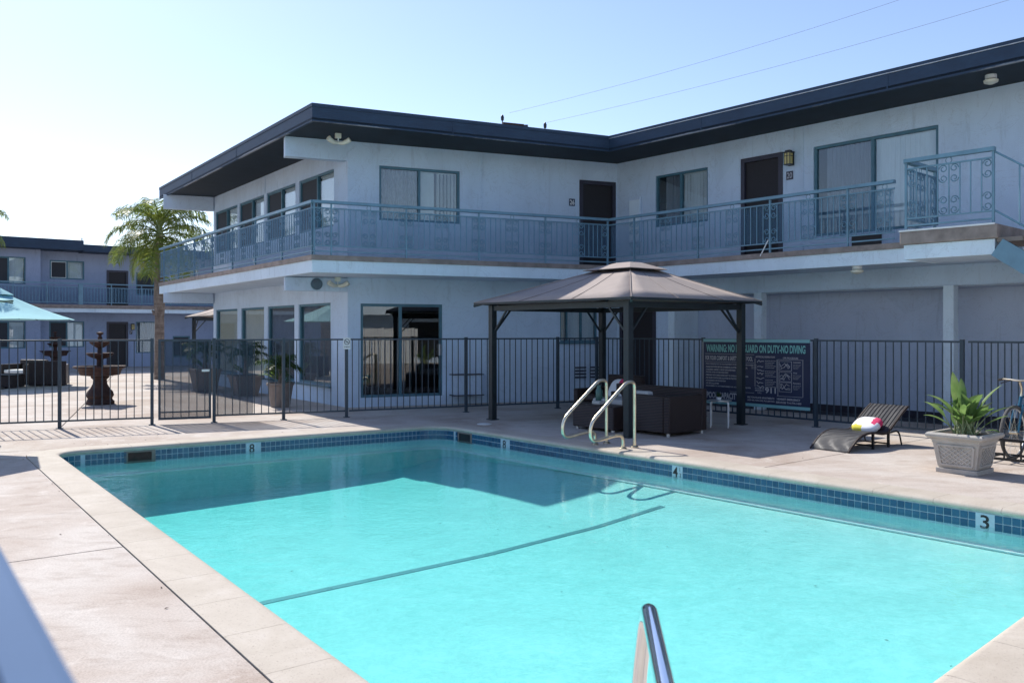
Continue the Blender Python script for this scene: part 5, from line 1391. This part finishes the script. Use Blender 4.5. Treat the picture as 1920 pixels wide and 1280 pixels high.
def cube_chair(loc, rz, label):
    t = thing('wicker_cube_chair', label, 'wicker chair', (0, 0, 0), 'wicker cube chairs beyond the fence')
    I = (0, 0); X = (1, 0); Y_ = (0, 1)
    rbox('seat_base', 'wicker', t, I, X, Y_, -.40, .40, -.42, .30, .03, .34); rbox('backrest', 'wicker', t, I, X, Y_, -.50, .50, .30, .44, .03, .74)
    rbox('armrest', 'wicker', t, I, X, Y_, -.50, -.401, -.44, .299, .03, .62); rbox('armrest', 'wicker', t, I, X, Y_, .401, .50, -.44, .299, .03, .62)
    rbox('seat_cushion', 'cloth', t, I, X, Y_, -.39, .39, -.40, .29, .342, .45, .03)
    t.location = loc; t.rotation_euler = (0, 0, rz); return t
c1 = cube_chair((-14.05, 25.9, 0), -2.75, 'dark wicker cube chair at the right of the umbrella, white cushion')
c2 = copy_tree(c1); c2.location = (-15.2, 26.6, 0); c2.rotation_euler = (0, 0, -.3); c2['label'] = 'dark wicker cube chair at the left picture edge behind the low table'
t = thing('wicker_table', 'low dark wicker table with pale top at the left picture edge', 'table', (-14.75, 24.7, 0))
rbox('base', 'wicker', t, (-14.75, 24.7), (1, 0), (0, 1), -.55, .45, -.35, .35, .02, .36); rbox('table_top', 'black', t, (-14.75, 24.7), (1, 0), (0, 1), -.58, .48, -.38, .38, .362, .39, .01)
# black sled chair at the left edge inside the fence
bc = (-7.52, 12.35)
t = thing('patio_chair', 'black metal patio chair, only one leg in view at the left edge', 'chair', (*bc, 0))
for dx in (0, -.5):
    q = (bc[0]+dx, bc[1]+dx*.25)
    m = MB(); m.tube(fillet([(q[0]-.05, q[1]+.02, .72), (q[0]+.1, q[1], .08), (q[0]+.02, q[1]-.16, .015), (q[0]-.30, q[1]-.55, .015)], [0, .12, .1, 0], 6), .02, 8); m.build('leg', 'black', t, smooth=True)
m = MB(); m.ob(bc, nrm((1, .25)), nrm((-.25, 1)), -.52, -.02, -.55, .0, .40, .43); m.build('seat', 'black', t)
m = MB(); m.ob(bc, nrm((1, .25)), nrm((-.25, 1)), -.52, -.06, -.02, .02, .44, .80); m.build('backrest', 'black', t)

def frond(mb, base, az, L, el0, droop, nl=44, ll=.5, twist=0, wid=.016):
    dh = Vector((math.cos(az), math.sin(az), 0)); side = Vector((-dh.y, dh.x, 0)); p = Vector(base); K = 18; pts = []
    for k in range(K+1):
        pts.append(p.copy()); e = el0-droop*(k/K)**1.25
        p = p+(dh*math.cos(e)+Vector((0, 0, 1))*math.sin(e))*(L/K)
    mb.tube(pts, [.024*(1-.85*k/K)+.003 for k in range(K+1)], 5)
    for k in range(nl):
        f = .16+.84*k/nl; x = f*K; i = min(int(x), K-1); q = pts[i].lerp(pts[i+1], x-i); tg = (pts[i+1]-pts[i]).normalized()
        l = ll*(.45+.55*math.sin(PI*min(1, f*.9+.12)))*random.uniform(.8, 1.15)
        for sg_ in (-1, 1):
            up = Vector((0, 0, 1)); dirv = (side*sg_*random.uniform(.7, 1.0)+tg*random.uniform(.4, .8)+up*random.uniform(-.25, .35)).normalized()
            mid = q+dirv*l*.5; tip = q+dirv*l*.85-up*l*random.uniform(.25, .55); wv = tg*wid
            mb.add([q-wv*.6, q+wv*.6, mid+wv, tip, mid-wv], [(0, 1, 2, 4), (4, 2, 3)])
def palm(base, h, trunk_r, nf, L, label, ll=.5, seed=3, el=(1.35, -.5), lean=(0, 0), zs=1.0):
    random.seed(seed)
    t = thing('palm_tree', label, 'palm tree', base)
    pts = []; rs = []
    for k in range(15):
        f = k/14; pts.append((base[0]+lean[0]*f*f, base[1]+lean[1]*f*f, base[2]+h*f))
        r = trunk_r*(1.15-.25*f if f > .15 else 1.25-.6*f)
        if .40 < f < .75: r *= 1.0+.28*math.sin((f-.40)/.35*PI)
        rs.append(r*random.uniform(.95, 1.06))
    m = MB(); m.tube(pts, rs, 14); m.build('trunk', 'bark', t, smooth=True)
    top = Vector(pts[-1])
    for k in range(5):
        a = random.uniform(0, 2*PI); m = MB(); z0 = h*random.uniform(.45, .62); b = Vector((base[0]+math.cos(a)*trunk_r*1.05, base[1]+math.sin(a)*trunk_r*1.05, base[2]+z0))
        m.tube([b, b+Vector((math.cos(a)*.08, math.sin(a)*.08, .16))], [.07, .03], 6); m.build('bark_stub', 'bark', t)
    m = MB(); m.tube([top-Vector((0, 0, .1)), top+Vector((0, 0, .35)), top+Vector((0, 0, .6))], [rs[-1], rs[-1]*.75, .03], 10); m.build('crown_shaft', 'stem', t, smooth=True)
    for k in range(nf):
        az = 2*PI*k*.381966+random.uniform(-.25, .25); f = k/max(1, nf-1); e0 = el[0]+(el[1]-el[0])*f
        m = MB(); frond(m, top+Vector((0, 0, .25-.3*f)), az, L*random.uniform(.85, 1.1), e0, random.uniform(1.5, 2.1)*(1-.25*f), 64, ll, wid=.015); m.build('frond', 'frond', t)
    return t
palm((-11.98, 29.0, 0), 4.85, .14, 28, 2.05, 'shaggy palm with thick rough trunk beside the far end of the building', ll=.72, seed=5, el=(1.4, -.6))
palm((-18.65, 28.0, 0), 5.0, .2, 16, 2.4, 'palm at the left picture edge with only drooping frond tips in view', ll=.6, seed=9)
def potted_palm(loc, pot_mat, square, h, label, plab, seed, nf=11, L=.58, trunk=.32):
    random.seed(seed)
    t = thing('plant_pot', plab, 'plant pot', loc, 'plant pots along the left wing wall')
    x, y, z = loc
    m = MB()
    if square:
        m.ob((x, y), u, w, -.22*h/.5, .22*h/.5, -.22*h/.5, .22*h/.5, .0, .02)
        vs = []
        for r, zz in ((.23, 0), (.32, h*.9), (.35, h*.9), (.35, h)):
            for sx, sy in ((-1, -1), (1, -1), (1, 1), (-1, 1)): q = pt((x, y), u, sx*r, w, sy*r); vs.append((*q, zz))
        fs = [(3, 2, 1, 0), (12, 13, 14, 15)]
        for i in range(3):
            for j in range(4): fs.append((i*4+j, i*4+(j+1) % 4, i*4+4+(j+1) % 4, i*4+4+j))
        m.add(vs, fs); m.build('pot', pot_mat, t)
    else:
        m.lathe([(.20, 0), (.27, h*.88), (.295, h*.9), (.295, h), (.26, h), (.25, h-.03)], (x, y, 0), 24); m.build('pot', pot_mat, t, smooth=True)
    p = thing('potted_palm', label, 'potted plant', (x, y, h), 'small palms in pots')
    m = MB(); m.tube([(x, y, h-.03), (x+.02, y, h+trunk*.6), (x, y, h+trunk)], [.07, .055, .04], 8); m.build('stem', 'bark', p, smooth=True)
    for k in range(nf):
        f = k/(nf-1); m = MB(); frond(m, (x, y, h+trunk-.03), 2.4*k+random.uniform(-.3, .3), L*random.uniform(.8, 1.15), 1.35-1.1*f, random.uniform(1.2, 1.8), 22, .26, wid=.012)
        m.build('frond', 'leaf_dark', p)
    for k in range(5):
        a = PI+random.uniform(-.9, .7); m = MB(); big_leaf(m, (x+.1*math.cos(a), y+.1*math.sin(a), h+.05), a, .5+.2*k*.5, .42, .05, .1, 1.2); m.build('leaf', 'leaf_pale' if k % 2 else 'leaf', p)
potted_palm((-5.02, 18.5, 0), 'pot', False, .53, 'small palm in the nearest round pot by the glass windows', 'tall round grey brown pot nearest the building corner', 31)
potted_palm((-6.78, 21.7, 0), 'pot', True, .52, 'leaning small palm in the square pot by the windows', 'square grey brown pot with banded rim in the middle', 32, 12, .66, .5)
potted_palm((-8.35, 23.2, 0), 'pot', True, .62, 'dark bushy palm in the far pot behind the gate', 'large dark pot behind the gate', 33, 12, .66, .45)

# ------------------------------------------------------------------ far building across the courtyard
cC = nrm((.8, .6)); nC = (.6, -.8); oC = (-33.48, 27.4)
far = thing('far_building', 'grey blue two-storey building with navy roof across the courtyard', 'building', (*pt(oC, cC, 18), 0))
upC = [(16.56, 17.94, 3.92, 4.75), (18.86, 19.77, 2.72, 4.40), (20.11, 20.95, 3.30, 4.36)]
loC = [(16.54, 17.94, .92, 2.07), (18.86, 19.77, .02, 2.06), (20.11, 21.05, .62, 2.07), (21.75, 22.55, .4, 1.4)]
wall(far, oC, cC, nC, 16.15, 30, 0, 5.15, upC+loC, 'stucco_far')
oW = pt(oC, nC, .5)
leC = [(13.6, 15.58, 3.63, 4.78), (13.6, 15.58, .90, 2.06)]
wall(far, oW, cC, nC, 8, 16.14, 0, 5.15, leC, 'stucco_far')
m = MB(); m.ob(oC, cC, nC, 16.10, 16.139, .0, .499, 0, 5.15); m.build('wall_return', 'stucco_far', far)
for k, h in enumerate(leC): window(far, oW, cC, nC, *h, mulls=(14.95,), fills=[('screen', 'curtain_g'), ('glass', 'blind_shut')])
window(far, oC, cC, nC, *upC[0], mulls=(17.25,), fills=[('screen', 'alu'), ('glass', 'blind_shut')], fw=.06); window(far, oC, cC, nC, *loC[0], mulls=(17.25,), fills=[('screen',), ('glass', 'blind_shut')])
window(far, oC, cC, nC, *upC[2], fills=[('screen',)]); window(far, oC, cC, nC, *loC[2], fills=[('glass', 'curtain_g')]); window(far, oC, cC, nC, *loC[3], fills=[('screen',)])
door(far, oC, cC, nC, *upC[1]); door(far, oC, cC, nC, *loC[1])
m = MB(); m.ob(oC, cC, nC, 6, 32, -8, -.3, 5.15, 5.3); m.build('roof', 'asphalt', far)
m = MB(); m.ob(oC, cC, nC, 17.7, 32, -.2, 1.2, 5.10, 5.40); m.build('roof_fascia', 'navy_far', far); m = MB(); m.ob(oC, cC, nC, 6, 17.695, -.2, 1.25, 5.13, 5.56); m.build('roof_fascia', 'navy_far', far)
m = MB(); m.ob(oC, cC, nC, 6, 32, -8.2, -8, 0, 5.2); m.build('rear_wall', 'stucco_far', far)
m = MB(); m.ob(oC, cC, nC, 6, 32, -.02, 1.2, 2.45, 2.62); m.build('balcony_slab', 'fascia_pale', far); m = MB(); m.ob(oC, cC, nC, 6, 32, .0, 1.23, 2.621, 2.78); m.build('balcony_edge', 'brown_edge', far)
m = MB(); m.ob(oC, cC, nC, 6, 32, -2.6, -2.5, 0, 5.1); m.build('partition', 'darkglass', far)
m = MB()
fz = 3.72
m.ob(oC, cC, nC, 6, 32, 1.12, 1.19, fz-.05, fz); m.ob(oC, cC, nC, 6, 32, 1.145, 1.17, fz-.20, fz-.17); m.ob(oC, cC, nC, 6, 32, 1.145, 1.17, 2.86, 2.89)
for s in [6.2+1.26*k for k in range(21)]: m.ob(oC, cC, nC, s, s+.04, 1.14, 1.175, 2.78, fz-.05)
m.ob(oC, cC, nC, 17.50, 17.68, 1.09, 1.2, 2.78, fz-.06)
fr_ = m.build('railing', 'rail', far)
fp = MB(); fp.ob((0, 0), (1, 0), (0, 1), -.01, .01, -.01, .01, 0, .66); fpm2 = fp.mesh('picket', 'rail')
for k in range(120):
    s = 12.5+.125*k
    if s < 27: inst('picket', fpm2, fr_, (*pt(oC, cC, s, nC, 1.157), 2.88), ang(cC))
m = MB(); m.ob(oC, cC, nC, 6, 32, 1.13, 1.131, 2.88, fz-.18); m.build('mesh_screen', 'net', fr_)
wl_ = wall_lamp(oC, cC, nC, 19.95, 1.83, 'small lantern beside the ground floor door of the far building')
plaque(oC, cC, nC, 19.89, 1.58, '7', 'tiny dark door plaque on the far building wall', 'door_frame', .12)
m = MB(); m.tube([(*pt(oC, cC, 18.2, nC, -2), 5.3), (*pt(oC, cC, 18.2, nC, -2), 6.0)], .03, 6); tag(m.build('vent_pipe', 'alu'), 'thin vent pipe on the far building roof', 'vent pipe')
# stair flight behind the far gazebo
m = MB()
for k in range(12): m.ob(oC, cC, nC, 23.2+.26*k, 23.5+.26*k, 1.4, 2.4, .18+.2*k, .24+.2*k)
sto = m.build('stair_treads', 'stucco_far', far, kind='stuff')
m = MB(); m.bar((*pt(oC, cC, 23.1, nC, 2.42), .05), (*pt(oC, cC, 26.4, nC, 2.42), 2.6), .06, .22); m.bar((*pt(oC, cC, 23.1, nC, 2.42), 1.0), (*pt(oC, cC, 26.4, nC, 2.42), 3.55), .05, .06); m.build('stair_rail', 'rail', far)

# ------------------------------------------------------------------ opposite wing, seen only as a reflection in the glass doors
od = nrm((.80, .60)); on_ = (-.6, .8); oo = (2.0, -9.5)
opp = thing('opposite_building', 'pale building with white balcony band reflected in the glass door', 'building', (*oo, 0))
m = MB(); m.ob(oo, od, on_, -6, 24, -5, 0, 0, 2.45); m.build('lower_wall', 'stucco', opp)
m = MB(); m.ob(oo, od, on_, -6, 24, -5, -.02, 2.85, 5.4); m.build('upper_wall', 'stucco', opp)
m = MB(); m.ob(oo, od, on_, -6, 24, -5, 1.3, 2.45, 2.85); m.build('balcony_slab', 'fascia_pale', opp)
m = MB(); m.ob(oo, od, on_, -6, 24, -5, 1.3, 5.4, 5.75); m.build('roof', 'navy', opp)
for s in (2, 8, 14, 19):
    m = MB(); m.ob(oo, od, on_, s, s+1.8, .001, .02, .3, 2.1); m.build('window', 'darkglass', opp)
bf = thing('board_fence', 'white vertical board fence reflected in the glass door', 'fence', (*pt(oo, od, 9, on_, 2.6), 0))
for k in range(40):
    m = MB(); m.ob(oo, od, on_, 8+.16*k, 8.135+.16*k, 2.6, 2.63, .05, 1.75+.02*(k % 3)); m.build('board', 'whitewash', bf)

# ------------------------------------------------------------------ pale rail right beside the camera (blurred)
nf0 = pt((-.232, .414), nrm((-.596, .803)), -.9); nfd = nrm((-.596, .803)); nfn = (nfd[1], -nfd[0])
t = thing('near_fence', 'out of focus pale blue fence rail at the lower left corner', 'fence', (*nf0, 0))
m = MB(); m.ob(nf0, nfd, nfn, 0, 2.4, -.024, .0, 1.485, 1.52); m.build('top_rail', 'fence_sky', t, bevel=.006)
m = MB(); m.ob(nf0, nfd, nfn, 0, 2.4, -.080, -.0245, 1.45, 1.50); m.build('rail_shade_strip', 'fence', t)  # dark strip added where the rail's side lies in shade
m = MB(); m.ob(nf0, nfd, nfn, 0, 2.4, -.055, -.02, .10, .13); m.build('bottom_rail', 'fence', t)
for s in (.02, 2.36):
    m = MB(); m.ob(nf0, nfd, nfn, s-.03, s+.03, -.068, -.008, 0, 1.484); m.build('post', 'fence', t)
for k in range(18): inst('picket', fpick_me, t, (*pt(nf0, nfd, .12+.125*k, nfn, -.037), .12), ang(nfd))

# ------------------------------------------------------------------ small litter
random.seed(77)
def litter(name, zf, pts, mat, r0, r1):
    m = MB()
    for (x, y) in pts:
        a = random.uniform(0, PI); r = random.uniform(r0, r1); z = zf(x, y)
        dx, dy = r*math.cos(a), r*math.sin(a)
        m.add([(x-dx, y-dy, z), (x+dy*.35, y-dx*.35, z+.004), (x+dx, y+dy, z+.001), (x-dy*.35, y+dx*.35, z+.005)], [(0, 1, 2, 3)])
    return m.build(name, mat, kind='stuff')
lp = []
for k in range(60):
    e_ = random.choice((0, 2, 3)); a, d, L, nn = EDGE[e_]
    lp.append(pt(a, d, random.uniform(0, L), nn, .38+random.random()**2*1.8))
litter('fallen_leaves', lambda x, y: .003, lp, 'terra', .008, .022)
wp = []
while len(wp) < 40:
    x, y = random.uniform(-5, 5), random.uniform(3.5, 13)
    if all((x-PC[i][0])*en[i][0]+(y-PC[i][1])*en[i][1] < -.5 for i in range(4)): wp.append((x, y))
litter('sunken_leaves', lambda x, y: floor_z(x, y)+.008, wp, 'soil', .007, .018)
